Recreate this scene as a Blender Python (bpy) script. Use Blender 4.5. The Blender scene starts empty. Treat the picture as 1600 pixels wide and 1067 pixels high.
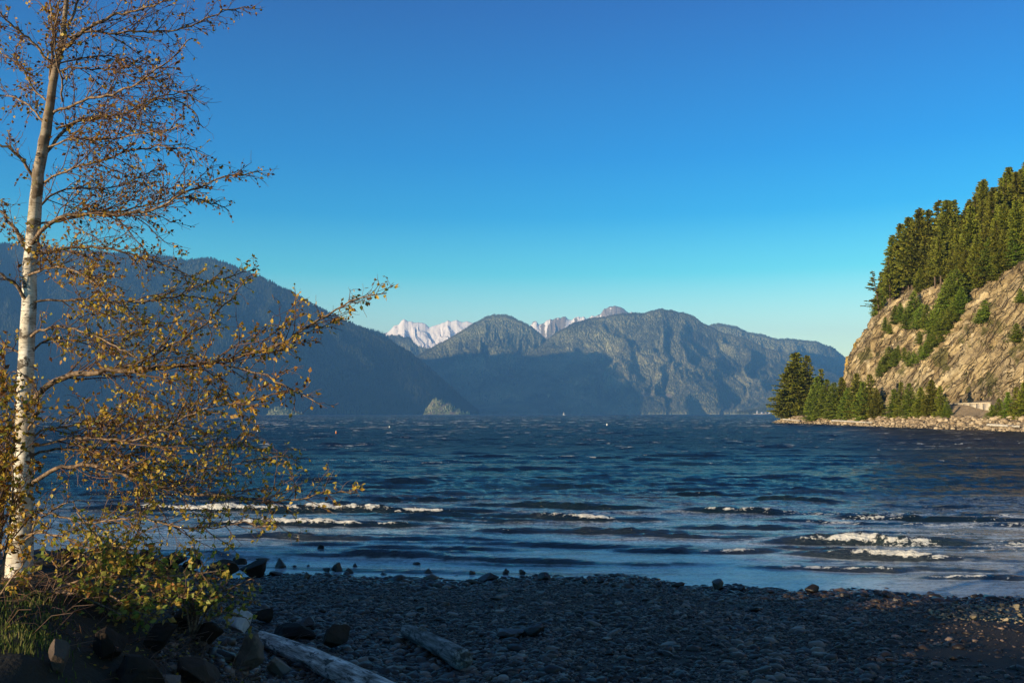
import bpy, bmesh, math, random
import numpy as np
from mathutils import Vector
from mathutils.bvhtree import BVHTree
rnd = random.Random(7)
rng = np.random.default_rng(7)
scene = bpy.context.scene
COL = scene.collection

# ------------------------------------------------------------ camera, sky, sun
CAM_H = 4.2
FPX = 1443.0
PITCH = math.radians(4.5)
cd = bpy.data.cameras.new('camera'); cam = bpy.data.objects.new('camera', cd); COL.objects.link(cam)
cam.location = (0, 0, CAM_H); cam.rotation_euler = (math.pi/2 + PITCH, 0, 0)
cd.sensor_width = 36; cd.lens = 36*FPX/1600; cd.clip_start = .1; cd.clip_end = 90000
scene.camera = cam

SUN_EL = math.radians(8)
SUN_BACK = math.radians(37)          # the sun stands to the left, this far behind the camera's shoulder
sx, sy = -math.cos(SUN_BACK), -math.sin(SUN_BACK)
w = bpy.data.worlds.new('World'); scene.world = w; w.use_nodes = True
nt = w.node_tree; bg = nt.nodes['Background']
sky = nt.nodes.new('ShaderNodeTexSky'); sky.sky_type = 'NISHITA'; sky.sun_disc = False
sky.sun_elevation = SUN_EL; sky.sun_rotation = math.atan2(sx, sy)
sky.air_density = 1.0; sky.dust_density = 0.0; sky.ozone_density = 4.0; sky.altitude = 0
# sky tint by height; the overhead stops are reddened to warm the shade below
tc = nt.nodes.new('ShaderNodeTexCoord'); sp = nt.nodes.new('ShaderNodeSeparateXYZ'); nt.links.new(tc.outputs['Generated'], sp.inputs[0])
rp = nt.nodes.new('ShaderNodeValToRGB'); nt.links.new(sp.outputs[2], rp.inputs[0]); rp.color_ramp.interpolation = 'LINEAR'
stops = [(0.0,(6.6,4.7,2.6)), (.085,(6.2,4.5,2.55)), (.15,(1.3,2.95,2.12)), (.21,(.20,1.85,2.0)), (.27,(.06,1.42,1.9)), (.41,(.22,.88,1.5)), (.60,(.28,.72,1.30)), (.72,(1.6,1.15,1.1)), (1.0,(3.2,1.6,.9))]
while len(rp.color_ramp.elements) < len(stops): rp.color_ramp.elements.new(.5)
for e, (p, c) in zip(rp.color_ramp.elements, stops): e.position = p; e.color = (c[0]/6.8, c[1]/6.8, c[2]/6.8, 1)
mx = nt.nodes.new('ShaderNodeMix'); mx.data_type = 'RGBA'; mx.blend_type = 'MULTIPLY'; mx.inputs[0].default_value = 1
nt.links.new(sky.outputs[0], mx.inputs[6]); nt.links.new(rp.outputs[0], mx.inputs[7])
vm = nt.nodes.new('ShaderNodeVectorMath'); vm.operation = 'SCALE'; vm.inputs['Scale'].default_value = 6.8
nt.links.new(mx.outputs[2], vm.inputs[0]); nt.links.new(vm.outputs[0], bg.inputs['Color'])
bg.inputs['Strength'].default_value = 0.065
sd = bpy.data.lights.new('sun', 'SUN'); sun = bpy.data.objects.new('sun', sd); COL.objects.link(sun)
sd.energy = 5.0; sd.angle = math.radians(.5); sd.color = (1.0, .77, .47)
sdir = Vector((sx*math.cos(SUN_EL), sy*math.cos(SUN_EL), math.sin(SUN_EL)))
sun.rotation_euler = sdir.to_track_quat('Z', 'Y').to_euler()
vs = scene.view_settings; vs.view_transform = 'Standard'; vs.look = 'None'; vs.exposure = 1.1; vs.gamma = 1
vs.use_curve_mapping = False
cy = scene.cycles
cy.max_bounces = 6; cy.diffuse_bounces = 2; cy.glossy_bounces = 3; cy.transmission_bounces = 3
cy.volume_bounces = 0; cy.transparent_max_bounces = 6
cy.volume_step_rate = 1; cy.use_denoising = True

# ------------------------------------------------------------ helpers
def ray(px, py):
    dx = (px-800)/FPX; dz = -(py-533.5)/FPX
    return dx, math.cos(PITCH)-math.sin(PITCH)*dz, math.sin(PITCH)+math.cos(PITCH)*dz
def P(px, py, Y):
    dx, dy, dz = ray(px, py); s = Y/dy
    return (dx*s, Y, CAM_H+dz*s)
def PG(px, py, z=0.0):
    dx, dy, dz = ray(px, py); s = (z-CAM_H)/dz
    return (dx*s, dy*s, z)
def PGs(px, py, zf):                       # a ray meets a ground given as z(x,y)
    dx, dy, dz = ray(px, py); s = 4.0
    while s < 900:
        x, y, z = dx*s, dy*s, CAM_H+dz*s
        if z <= float(zf(np.array([x]), np.array([y]))[0]): return (x, y, z)
        s *= 1.004
    return (dx*s, dy*s, 0)
def sstep(a, b, x):
    t = np.clip((x-a)/(b-a), 0, 1); return t*t*(3-2*t)
def smooth1(xs, ys, x):
    return np.interp(x, xs, ys)

def _hash(ix, iy, iz, seed):
    h = (ix.astype(np.int64)*374761393 + iy.astype(np.int64)*668265263 + iz.astype(np.int64)*2147483647 + seed*1274126177) & 0xffffffff
    h = ((h ^ (h >> 13))*1274126177) & 0xffffffff
    h = ((h ^ (h >> 16))*2246822519) & 0xffffffff
    return ((h ^ (h >> 15)) & 0xffffff)/float(0xffffff)
def vn(x, y, z=0.0, seed=0):
    """value noise 0..1"""
    x = np.asarray(x, float); y = np.asarray(y, float)
    flat = np.isscalar(z)
    z = np.zeros_like(x)+z
    ix = np.floor(x); iy = np.floor(y); iz = np.floor(z)
    fx = x-ix; fy = y-iy; fz = z-iz
    fx = fx*fx*fx*(fx*(fx*6-15)+10); fy = fy*fy*fy*(fy*(fy*6-15)+10); fz = fz*fz*(3-2*fz)
    def c(a, b, d): return _hash(ix+a, iy+b, iz+d, seed)
    def pl(d):
        a = c(0,0,d); a = a+(c(1,0,d)-a)*fx
        b = c(0,1,d); b = b+(c(1,1,d)-b)*fx
        return a+(b-a)*fy
    p0 = pl(0)
    if flat: return p0
    return p0+(pl(1)-p0)*fz
def fbm(x, y, z=0.0, o=4, seed=0, g=.5):
    s = 0; a = 1; t = 0
    for i in range(o):
        f = 2.03**i
        s = s+a*vn(x*f+i*17.1, y*f-i*9.7, (z if np.isscalar(z) else z*f), seed+i); t += a; a *= g
    return s/t
def ridged(x, y, z=0.0, o=4, seed=0, g=.5):
    s = 0; a = 1; t = 0
    for i in range(o):
        f = 2.07**i
        s = s+a*(1-np.abs(2*vn(x*f+i*7.3, y*f+i*3.1, (z if np.isscalar(z) else z*f), seed+i)-1)); t += a; a *= g
    return s/t

def mesh_np(name, V, F, mat, parent=None, smooth=True, attrs=None, fattrs=None, link=True):
    """F: (n,3) or (n,4) int array"""
    V = np.asarray(V, np.float32); F = np.asarray(F, np.int32)
    me = bpy.data.meshes.new(name)
    me.vertices.add(len(V)); me.vertices.foreach_set('co', V.ravel())
    k = F.shape[1]
    me.loops.add(F.size); me.loops.foreach_set('vertex_index', F.ravel())
    me.polygons.add(len(F)); me.polygons.foreach_set('loop_start', np.arange(0, F.size, k, dtype=np.int32))
    me.polygons.foreach_set('loop_total', np.full(len(F), k, np.int32))
    if smooth: me.polygons.foreach_set('use_smooth', np.ones(len(F), bool))
    me.update(calc_edges=True)
    for n, a in (attrs or {}).items():
        at = me.attributes.new(n, 'FLOAT', 'POINT'); at.data.foreach_set('value', np.asarray(a, np.float32))
    for n, a in (fattrs or {}).items():
        at = me.attributes.new(n, 'FLOAT', 'FACE'); at.data.foreach_set('value', np.asarray(a, np.float32))
    me.materials.append(mat)
    o = bpy.data.objects.new(name, me)
    if link: COL.objects.link(o)
    if parent is not None: o.parent = parent
    return o
def grid_faces(nu, nv):
    a = np.arange(nu*nv).reshape(nu, nv)
    return np.stack([a[:-1,:-1], a[1:,:-1], a[1:,1:], a[:-1,1:]], -1).reshape(-1, 4)
def tag(o, label=None, cat=None, group=None, kind=None):
    if label: o['label'] = label
    if cat: o['category'] = cat
    if group: o['group'] = group
    if kind: o['kind'] = kind
    return o
def empty(name, loc=(0,0,0), rz=0):
    o = bpy.data.objects.new(name, None); COL.objects.link(o); o.location = loc; o.rotation_euler = (0,0,rz)
    o.empty_display_size = .2
    return o
def copy_tree(o, parent=None):
    c = o.copy(); COL.objects.link(c); c.parent = parent
    for ch in list(o.children): copy_tree(ch, c)
    return c

class MB:
    """collects tubes and cards into one mesh (triangles)"""
    def __init__(s): s.v = []; s.f = []; s.n = 0; s.a = []
    def add(s, V, F, a=0.5):
        V = np.asarray(V, float); F = np.asarray(F, int)
        s.v.append(V); s.f.append(F+s.n); s.n += len(V); s.a.append(np.full(len(F), a))
    def tube(s, pts, rad, n=6, a=.5, cap=True):
        pts = np.asarray(pts, float); rad = np.asarray(rad, float)*np.ones(len(pts))
        T = np.gradient(pts, axis=0); T /= np.linalg.norm(T, axis=1)[:,None]+1e-9
        ref = np.array([0,0,1.]) if abs(T[0][2]) < .9 else np.array([1.,0,0])
        A = np.cross(T, ref); A /= np.linalg.norm(A, axis=1)[:,None]+1e-9
        B = np.cross(T, A)
        th = np.arange(n)*2*math.pi/n
        V = pts[:,None,:]+rad[:,None,None]*(np.cos(th)[None,:,None]*A[:,None,:]+np.sin(th)[None,:,None]*B[:,None,:])
        V = V.reshape(-1, 3); m = len(pts)
        i = np.arange(m-1)[:,None]*n+np.arange(n)[None,:]; j = np.arange(m-1)[:,None]*n+(np.arange(n)[None,:]+1)%n
        i = i.ravel(); j = j.ravel()
        F = np.concatenate([np.stack([i, j, j+n], 1), np.stack([i, j+n, i+n], 1)])
        if cap:
            k = len(V); V = np.vstack([V, pts[0], pts[-1]]); q = np.arange(n)
            F = np.concatenate([F, np.stack([np.full(n, k), (q+1)%n, q], 1), np.stack([np.full(n, k+1), (m-1)*n+q, (m-1)*n+(q+1)%n], 1)])
        s.add(V, F, a)
    def build(s, name, mat, parent=None, smooth=True):
        return mesh_np(name, np.vstack(s.v), np.vstack(s.f), mat, parent, smooth, fattrs={'tint': np.concatenate(s.a)})

def icosphere(sub):
    bm = bmesh.new(); bmesh.ops.create_icosphere(bm, subdivisions=sub, radius=1)
    V = np.array([v.co[:] for v in bm.verts]); F = np.array([[v.index for v in f.verts] for f in bm.faces]); bm.free()
    return V, F
ICO = {k: icosphere(k) for k in (1, 2, 3, 4, 5)}
def rock_verts(sub, seed, flat=.7, angular=.35, cuts=9, dmin=.45, dmax=.8, bev=.12):
    """a faceted boulder: a sphere cut by random planes, then roughened"""
    V, F = ICO[sub]; V = V.copy(); r = np.random.default_rng(seed)
    for i in range(cuts):
        n = r.normal(size=3); n /= np.linalg.norm(n); d = r.uniform(dmin, dmax)
        t = V@n; k = t > d
        V[k] -= np.outer((t[k]-d)*(1-bev), n)
    nn = fbm(V[:,0]*1.3+seed, V[:,1]*1.3, V[:,2]*1.3+seed, 4, seed)
    V *= (1+(nn-.5)*angular)[:,None]
    V[:,2] *= flat
    return V, F

# ------------------------------------------------------------ node helpers
class NB:
    def __init__(s, name):
        s.m = bpy.data.materials.new(name); s.m.use_nodes = True; s.t = s.m.node_tree
        s.b = s.t.nodes['Principled BSDF']; s.out = s.t.nodes['Material Output']
    def n(s, typ, **k):
        nd = s.t.nodes.new(typ)
        for a, v in k.items():
            setattr(nd, a, v)
        return nd
    def set(s, sock, v):
        if hasattr(v, 'node') or isinstance(v, bpy.types.NodeSocket): s.t.links.new(v, sock)
        elif isinstance(v, tuple) and len(v) == 3 and sock.type == 'RGBA': sock.default_value = (*v, 1)
        else: sock.default_value = v
    def coord(s, kind='Object', scale=(1,1,1), rot=(0,0,0)):
        c = s.n('ShaderNodeTexCoord'); mp = s.n('ShaderNodeMapping'); mp.inputs['Scale'].default_value = scale
        mp.inputs['Rotation'].default_value = rot
        s.t.links.new(c.outputs[kind], mp.inputs['Vector']); return mp.outputs[0]
    def rotscale(s, rot, scale):
        v = s.coord('Object', (1,1,1), rot); mp = s.n('ShaderNodeMapping'); mp.inputs['Scale'].default_value = scale
        s.t.links.new(v, mp.inputs['Vector']); return mp.outputs[0]
    def noise(s, vec, scale, detail=4, rough=.55, dist=0, typ=None):
        nd = s.n('ShaderNodeTexNoise')
        if typ: nd.noise_type = typ
        s.t.links.new(vec, nd.inputs['Vector']); nd.inputs['Scale'].default_value = scale
        nd.inputs['Detail'].default_value = detail; nd.inputs['Roughness'].default_value = rough; nd.inputs['Distortion'].default_value = dist
        return nd.outputs[0]
    def voro(s, vec, scale, feature='F1', out='Distance'):
        nd = s.n('ShaderNodeTexVoronoi', feature=feature); s.t.links.new(vec, nd.inputs['Vector']); nd.inputs['Scale'].default_value = scale
        return nd.outputs[out]
    def math(s, op, a, b=0.0, c=None, clamp=False):
        nd = s.n('ShaderNodeMath', operation=op, use_clamp=clamp); s.set(nd.inputs[0], a); s.set(nd.inputs[1], b)
        if c is not None: s.set(nd.inputs[2], c)
        return nd.outputs[0]
    def ramp(s, f, stops, interp='LINEAR'):
        nd = s.n('ShaderNodeValToRGB'); nd.color_ramp.interpolation = interp
        el = nd.color_ramp.elements
        while len(el) < len(stops): el.new(.5)
        for e, (p, c) in zip(el, stops): e.position = p; e.color = (*c, 1) if isinstance(c, tuple) else (c, c, c, 1)
        s.t.links.new(f, nd.inputs[0]); return nd.outputs[0]
    def step(s, f, a, b):
        nd = s.n('ShaderNodeMapRange', interpolation_type='SMOOTHSTEP'); s.set(nd.inputs[0], f); nd.inputs[1].default_value = a; nd.inputs[2].default_value = b
        return nd.outputs[0]
    def mix(s, f, a, b, blend='MIX'):
        nd = s.n('ShaderNodeMix', data_type='RGBA', blend_type=blend); s.set(nd.inputs[0], f); s.set(nd.inputs[6], a); s.set(nd.inputs[7], b)
        return nd.outputs[2]
    def attr(s, name, out='Fac'):
        nd = s.n('ShaderNodeAttribute', attribute_name=name); return nd.outputs[out]
    def bump(s, h, strength=.5, dist=.1, normal=None):
        nd = s.n('ShaderNodeBump'); s.t.links.new(h, nd.inputs['Height']); nd.inputs['Strength'].default_value = strength; nd.inputs['Distance'].default_value = dist
        if normal is not None: s.t.links.new(normal, nd.inputs['Normal'])
        return nd.outputs[0]
    def done(s, color=None, rough=.9, normal=None, spec=.3, **k):
        if color is not None: s.set(s.b.inputs['Base Color'], color)
        s.set(s.b.inputs['Roughness'], rough); s.set(s.b.inputs['Specular IOR Level'], spec)
        if normal is not None: s.t.links.new(normal, s.b.inputs['Normal'])
        for a, v in k.items(): s.set(s.b.inputs[a.replace('_', ' ')], v)
        return s.m
def sepz(b, vec, ax=2):
    nd = b.n('ShaderNodeSeparateXYZ'); b.t.links.new(vec, nd.inputs[0]); return nd.outputs[ax]
# ------------------------------------------------------------ far mountains
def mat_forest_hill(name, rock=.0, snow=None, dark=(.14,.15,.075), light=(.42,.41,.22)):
    b = NB(name); v = b.coord('Object')
    n1 = b.noise(v, .0016, 5, .6); n2 = b.noise(v, .02, 4, .7); n3 = b.noise(v, .005, 4, .6)
    n0 = b.noise(v, .0006, 3, .6); c = b.mix(b.step(b.math('ADD', b.math('MULTIPLY', n1, .5), b.math('MULTIPLY', n0, .5)), .42, .58), dark, light)
    c = b.mix(b.math('MULTIPLY', b.step(n2, .40, .7), .5), c, tuple(q*.6 for q in dark))
    rk = b.step(b.math('ADD', b.math('MULTIPLY', n3, .6), b.math('MULTIPLY', n2, .4)), .62-rock, .70-rock)
    rockc = b.mix(n2, (.16,.135,.11), (.34,.29,.23))
    c = b.mix(b.math('MULTIPLY', rk, .55), c, rockc)
    g = b.attr('bare')
    c = b.mix(b.step(b.math('ADD', g, b.math('MULTIPLY', b.math('SUBTRACT', n2, .5), .9)), .45, .6), c, rockc)
    if snow:
        s = b.attr('snow')
        c = b.mix(b.step(b.math('ADD', s, b.math('MULTIPLY', b.math('SUBTRACT', n2, .5), .7)), .42, .5), c, (.93,.88,.86))
    return b.done(c, .95, b.bump(b.noise(v, .012, 3, .5), .5, 22), spec=.05)
M_hillA = mat_forest_hill('shaded_forest_slope', dark=(.018,.026,.016), light=(.045,.055,.03))  # darker copy of the forest slope, with the mountain's shade put into its colour
M_hill = mat_forest_hill('forest_slope')
M_hill2 = mat_forest_hill('forest_slope_with_rock', rock=.045, snow=True)
M_snow = mat_forest_hill('snow_mountain', rock=.25, snow=True)
def mat_fol(name, cols, rough=.75, trans=0.0, tintamp=1):
    b = NB(name); t = b.attr('tint'); oi = b.n('ShaderNodeObjectInfo')
    c = b.ramp(t, [(i/(len(cols)-1), q) for i, q in enumerate(cols)])
    h = b.n('ShaderNodeHueSaturation'); b.t.links.new(c, h.inputs['Color'])
    b.t.links.new(b.math('ADD', b.math('MULTIPLY', oi.outputs['Random'], .5), .75), h.inputs['Value'])
    b.t.links.new(b.math('ADD', b.math('MULTIPLY', oi.outputs['Random'], .03), .485), h.inputs['Hue'])
    m = b.done(h.outputs[0], rough, spec=.25)
    if trans:
        tr = b.n('ShaderNodeBsdfTranslucent'); b.t.links.new(h.outputs[0], tr.inputs[0])
        ms = b.n('ShaderNodeMixShader'); ms.inputs[0].default_value = trans
        b.t.links.new(b.b.outputs[0], ms.inputs[1]); b.t.links.new(tr.outputs[0], ms.inputs[2]); b.t.links.new(ms.outputs[0], b.out.inputs[0])
    return m
M_farfol = mat_fol('far_conifer_foliage', [(.17,.18,.09), (.31,.32,.16), (.46,.45,.23)])

M_farfolA = mat_fol('shaded_far_conifer_foliage', [(.014,.022,.012), (.03,.04,.022), (.05,.06,.03)])  # darker foliage copy for the left massif, shade painted into the tones
def mountain(name, ridge, Yr, Yb, mat, nu=500, nv=160, back=None, seed=1, carve=.35, fu=1/90., rough=.02, curve=1.0,
             fv=1.1, bare=None, snowf=None, jag=2.0, label='', trees=0, th=30, cat='mountain', pw=.5, treemask=None):
    r = np.array(ridge, float); px = np.linspace(r[0,0], r[-1,0], nu)
    py = np.interp(px, r[:,0], r[:,1]) - jag*(fbm(px/9., px*0, 0.0, 4, seed)-.5)*2*sstep(0, 12, 647-np.interp(px, r[:,0], r[:,1]))
    yr = np.interp(px, *zip(*Yr)) if isinstance(Yr, list) else np.full(nu, float(Yr))
    yb = np.interp(px, *zip(*Yb)) if isinstance(Yb, list) else np.full(nu, float(Yb))
    zr = (647-py)/FPX*yr*1.003
    vv = np.linspace(0, 1, nv)
    PX, VV = np.meshgrid(px, vv, indexing='ij')
    Y = yb[:,None]+(yr-yb)[:,None]*VV
    X = (PX-800)/FPX*Y
    prof = VV**curve
    cu = PX*fu+.9*(fbm(PX*fu*1.3, VV*3, 0.0, 3, seed+5)-.5)*2
    rg = ridged(cu+(VV*fv*.5 if fv > 2 else 0), VV*fv+PX*fu*.3, 0.0, 5, seed+9, .55)
    fine = fbm(X*.012, Y*.012, 0.0, 3, seed+13)
    env = np.sin(np.pi*np.clip(VV, 0, 1)**.8)**pw*(1-sstep(.93, 1., VV)*.9)
    Z = zr[:,None]*(prof-carve*env*(1-rg)*(.4+.6*prof))+rough*zr.mean()*(fine-.5)*env
    Z = np.minimum(Z, zr[:,None]*Y/yr[:,None]*1.0)          # keep the skyline where the ridge is
    Z[:,0] = -6
    at = {'bare': np.zeros_like(Z) if bare is None else bare(PX, VV, Z, rg), 'snow': np.zeros_like(Z) if snowf is None else snowf(PX, VV, Z, rg)}
    if back is None: back = [(2500, .25)]
    for dY, f in back:
        yy = yr+dY; Xb = (px-800)/FPX*yy
        zz = zr*f*(yy/yr if f > .8 else 1)
        X = np.column_stack([X, Xb]); Y = np.column_stack([Y, yy]); Z = np.column_stack([Z, zz])
        for k in at: at[k] = np.column_stack([at[k], at[k][:,-1]])
    m = X.shape[1]
    o = mesh_np(name, np.stack([X, Y, Z], -1).reshape(-1, 3), grid_faces(nu, m)[:, ::1], mat, attrs={k: v.ravel() for k, v in at.items()})
    tag(o, label, cat, kind='structure')
    if trees:
        r2 = np.random.default_rng(seed+50)
        iu = r2.uniform(0, nu-1.001, trees); iv = r2.uniform(.0, nv-1.001, trees)**1.0
        k = int(trees*.12); iv[:k] = nv-1.01-r2.uniform(0, 3, k)
        a = iu.astype(int); c = iv.astype(int); fa = iu-a; fc = iv-c
        def samp(G): return (G[a,c]*(1-fa)+G[a+1,c]*fa)*(1-fc)+(G[a,c+1]*(1-fa)+G[a+1,c+1]*fa)*fc
        x, y, z = samp(X), samp(Y), samp(Z); ok = z > 4
        for q in ('bare', 'snow'): ok &= samp(at[q]) < .4
        x, y, z = x[ok], y[ok], z[ok]; n = len(x)
        h = th*r2.uniform(.55, 1.25, n); rad = h*r2.uniform(.2, .32, n)
        ang = r2.uniform(0, 6.28, n)
        V = np.zeros((n, 5, 3))
        for j in range(4):
            V[:,j,0] = x+rad*np.cos(ang+j*math.pi/2); V[:,j,1] = y+rad*np.sin(ang+j*math.pi/2); V[:,j,2] = z-4
        V[:,4] = np.stack([x, y, z+h], 1)
        base = np.arange(n)[:,None]*5
        F = np.concatenate([base+np.array([[j, (j+1)%4, 4]]) for j in range(4)])
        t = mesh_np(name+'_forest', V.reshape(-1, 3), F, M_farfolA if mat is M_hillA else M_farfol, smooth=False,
                    fattrs={'tint': np.tile(np.clip(.5+2.2*(fbm(x/420, y/420, z/200, 4, seed+70)-.5)+r2.normal(0, .05, n), 0, 1), 4)})
        tag(t, 'conifer forest covering ' + label, 'forest', kind='stuff')
    return o

# left massif: one long range along the left shore, its unseen parts shaped to cast shade
A = [(-2600,300),(-1700,260),(-1000,300),(-500,345),(-200,370),(-60,378),(60,384),(100,391),(170,397),(250,400),(285,408),(318,404),(345,410),(400,432),(450,456),(500,484),(560,512),(600,531),(640,553),(680,585),(710,612),(735,634),(748,646)]
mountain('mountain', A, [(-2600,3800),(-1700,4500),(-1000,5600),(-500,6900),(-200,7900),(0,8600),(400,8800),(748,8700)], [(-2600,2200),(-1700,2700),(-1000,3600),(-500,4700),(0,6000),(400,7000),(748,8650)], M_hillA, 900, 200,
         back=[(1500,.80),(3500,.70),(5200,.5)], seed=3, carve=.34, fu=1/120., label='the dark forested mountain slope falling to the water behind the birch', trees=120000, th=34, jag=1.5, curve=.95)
# low wooded step on the skyline behind it
mountain('mountain', [(520,560),(548,512),(562,514),(580,516),(600,522),(620,540),(640,566)], 10500, 9800, M_hill, 160, 40, seed=21, label='the small brown shoulder behind the dark left slope', trees=6000, th=30)
# snow peaks
def snow1(PX, VV, Z, rg): return np.clip((Z-1500)/500, 0, 1)*1.0+(rg-.55)*-1.2+.15
mountain('mountain', [(540,560),(575,530),(596,522),(606,518),(615,508),(622,507),(628,499),(631,498),(636,502),(648,503),(664,505),(670,511),(676,509),(684,507),(692,504),(699,501),(704,503),(709,501),(713,500),(722,503),(730,502),(744,505),(760,520),(800,560)],
         19000, 17200, M_snow, 420, 130, seed=31, carve=.30, fv=3.2, fu=1/34., jag=1.4, bare=lambda PX, VV, Z, rg: Z*0+.6, snowf=lambda PX, VV, Z, rg: sstep(1000, 1330, Z+260*(fbm(PX*.05, VV*3, 0.0, 3, 6)-.5))*(.80+.9*(fbm(PX*.10, VV*9+PX*.06, 0.0, 4, 5)-.45)+.9*(.62-rg)), label='the snow covered peaks between the dark slopes', curve=1.0, rough=.06, pw=.3)
mountain('mountain', [(560,560),(600,527),(622,524),(640,530),(652,541),(668,545),(690,548),(720,560)], 14500, 13500, M_hill2, 200, 60, seed=33, carve=.35, fu=1/30., label='the hazy foothills under the snow peaks', trees=9000, th=36)
# middle domed mountain
mountain('mountain', [(560,646),(600,600),(640,567),(662,552),(700,532),(735,510),(760,497),(772,494),(790,493.5),(803,498),(818,507),(830,511),(860,540),(930,610),(960,646)],
         12500, 10800, M_hill2, 520, 160, seed=41, carve=.50, fu=1/46., label='the domed mountain in the middle of the far shore', trees=60000, th=34, curve=1.0)
mountain('mountain', [(800,560),(828,507),(833,502),(837,501),(842,505),(862,498),(880,496),(893,498),(905,495),(930,494),(938,490),(945,483),(955,479),(966,477),(976,482),(985,488),(1000,494),(1030,520)],
         16500, 14800, M_hill2, 420, 100, seed=51, carve=.30, fv=3., fu=1/34., jag=5, bare=lambda PX, VV, Z, rg: sstep(.70, .93, VV)*.62+np.where((PX > 935) & (PX < 990), .25, 0),
         snowf=lambda PX, VV, Z, rg: sstep(.72, .95, VV)*np.where(((PX > 885) & (PX < 940)) | ((PX > 828) & (PX < 846)), .60, .30)+.9*(fbm(PX*.15, VV*12, 0.0, 3, 8)-.5), label='the rocky peak with thin snow behind the far ridge', trees=15000, th=34, rough=.05)
mountain('mountain', [(700,646),(760,612),(800,576),(840,546),(870,522),(895,508),(930,499),(975,493),(1005,492),(1022,488),(1034,485.5),(1050,488),(1072,492),(1086,498),(1094,504),(1108,512),(1130,522),(1160,530),(1190,545),(1240,560),(1330,600),(1420,646)],
         12200, 10300, M_hill2, 900, 220, seed=61, carve=.52, fu=1/70., label='the broad forested mountain in the centre right of the far shore', trees=150000, th=34, rough=.05,
         bare=lambda PX, VV, Z, rg: np.exp(-((PX-1010)/22)**2-((Z-230)/70)**2)*.6+np.exp(-((PX-992)/8)**2-((Z-640)/70)**2)*.55+np.exp(-((PX-1045)/14)**2-((Z-215)/60)**2)*.55)
mountain('mountain', [(1060,560),(1095,512),(1115,507.5),(1135,508),(1155,514),(1172,521),(1190,523),(1215,531),(1240,532),(1262,533),(1285,538),(1300,544),(1320,560),(1360,600),(1450,640)],
         14500, 11000, M_hill2, 420, 140, seed=71, carve=.5, fu=1/50., label='the long lower ridge falling away to the right', trees=60000, th=34, bare=lambda PX, VV, Z, rg: np.exp(-((PX-1288)/8)**2-((VV-.85)/.12)**2)*.55)
mountain('hill', [(1150,646.5),(1180,640),(1205,630),(1240,617),(1300,600),(1420,590)], 8600, 8200, M_hill2, 200, 60, seed=81, carve=.3, fu=1/40., label='the low wooded point above the far right shore', trees=9000, th=26,
         bare=lambda PX, VV, Z, rg: sstep(.25, .05, VV)*.5, cat='hill')

# sunlit rock knolls on the far left shore
def knoll(px, pyt, Y, wpx, seed, label, lean=.2, bare=.5):
    c = (px-800)/FPX*Y; h = (647-pyt)/FPX*Y; wd = wpx/FPX*Y
    n = 70; g = np.linspace(-1, 1, n); A_, B_ = np.meshgrid(g, g, indexing='ij')
    f = np.interp(A_, [-1,-.8,-.62,-.5,-.3,-.1,.1,.35,.6,.85,1], [0,.55,.95,1,.93,.84,.66,.46,.22,.10,0])*np.exp(-(B_/.45)**2)
    f = f*(.80+.4*fbm(A_*6+seed, B_*5, 0.0, 4, seed)); f = f/f.max()
    Z = f*h-5
    fb = np.full(Z.size, bare)+(fbm(A_*5, B_*5, 0.0, 3, seed+3).ravel()-.5)*1.2
    o = mesh_np('rock_knoll', np.stack([c+A_*wd/2, Y+B_*wd/2, Z], -1).reshape(-1, 3), grid_faces(n, n), M_hill2, attrs={'bare': fb, 'snow': Z.ravel()*0})
    tag(o, label, 'hill', kind='structure')
    r2 = np.random.default_rng(seed); m = 420; i = r2.integers(4, n-4, m); j = r2.integers(4, n-4, m); x = (c+A_*wd/2)[i, j]; y = (Y+B_*wd/2)[i, j]; z = Z[i, j]
    ok = (z > 3) & (r2.random(m) < np.where(A_[i, j] < 0, .9, .35)); x, y, z = x[ok], y[ok], z[ok]; k = len(x); th = r2.uniform(10, 24, k); V = np.zeros((k, 5, 3)); a = r2.uniform(0, 6, k)
    for q in range(4): V[:,q] = np.stack([x+th*.32*np.cos(a+q*1.571), y+th*.32*np.sin(a+q*1.571), z-3], 1)
    V[:,4] = np.stack([x, y, z+th], 1); base = np.arange(k)[:,None]*5
    t = mesh_np('knoll_forest', V.reshape(-1, 3), np.concatenate([base+np.array([[q, (q+1)%4, 4]]) for q in range(4)]), M_farfol, smooth=False, fattrs={'tint': np.tile(r2.uniform(0, .7, k), 4)})
    tag(t, 'trees on the '+label, 'trees', kind='stuff')
knoll(700, 622, 6500, 78, 5, 'sunlit rocky knoll at the foot of the dark slope')
knoll(452, 635, 5600, 70, 6, 'small sunlit green knoll on the far left shore', bare=.0)

# ------------------------------------------------------------ water
WL = lambda x: 24.0-2.6*sstep(2, 10, x)+.35*np.sin(x*.9)+.2*np.sin(x*2.3+1)        # water's edge y(x)
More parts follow.
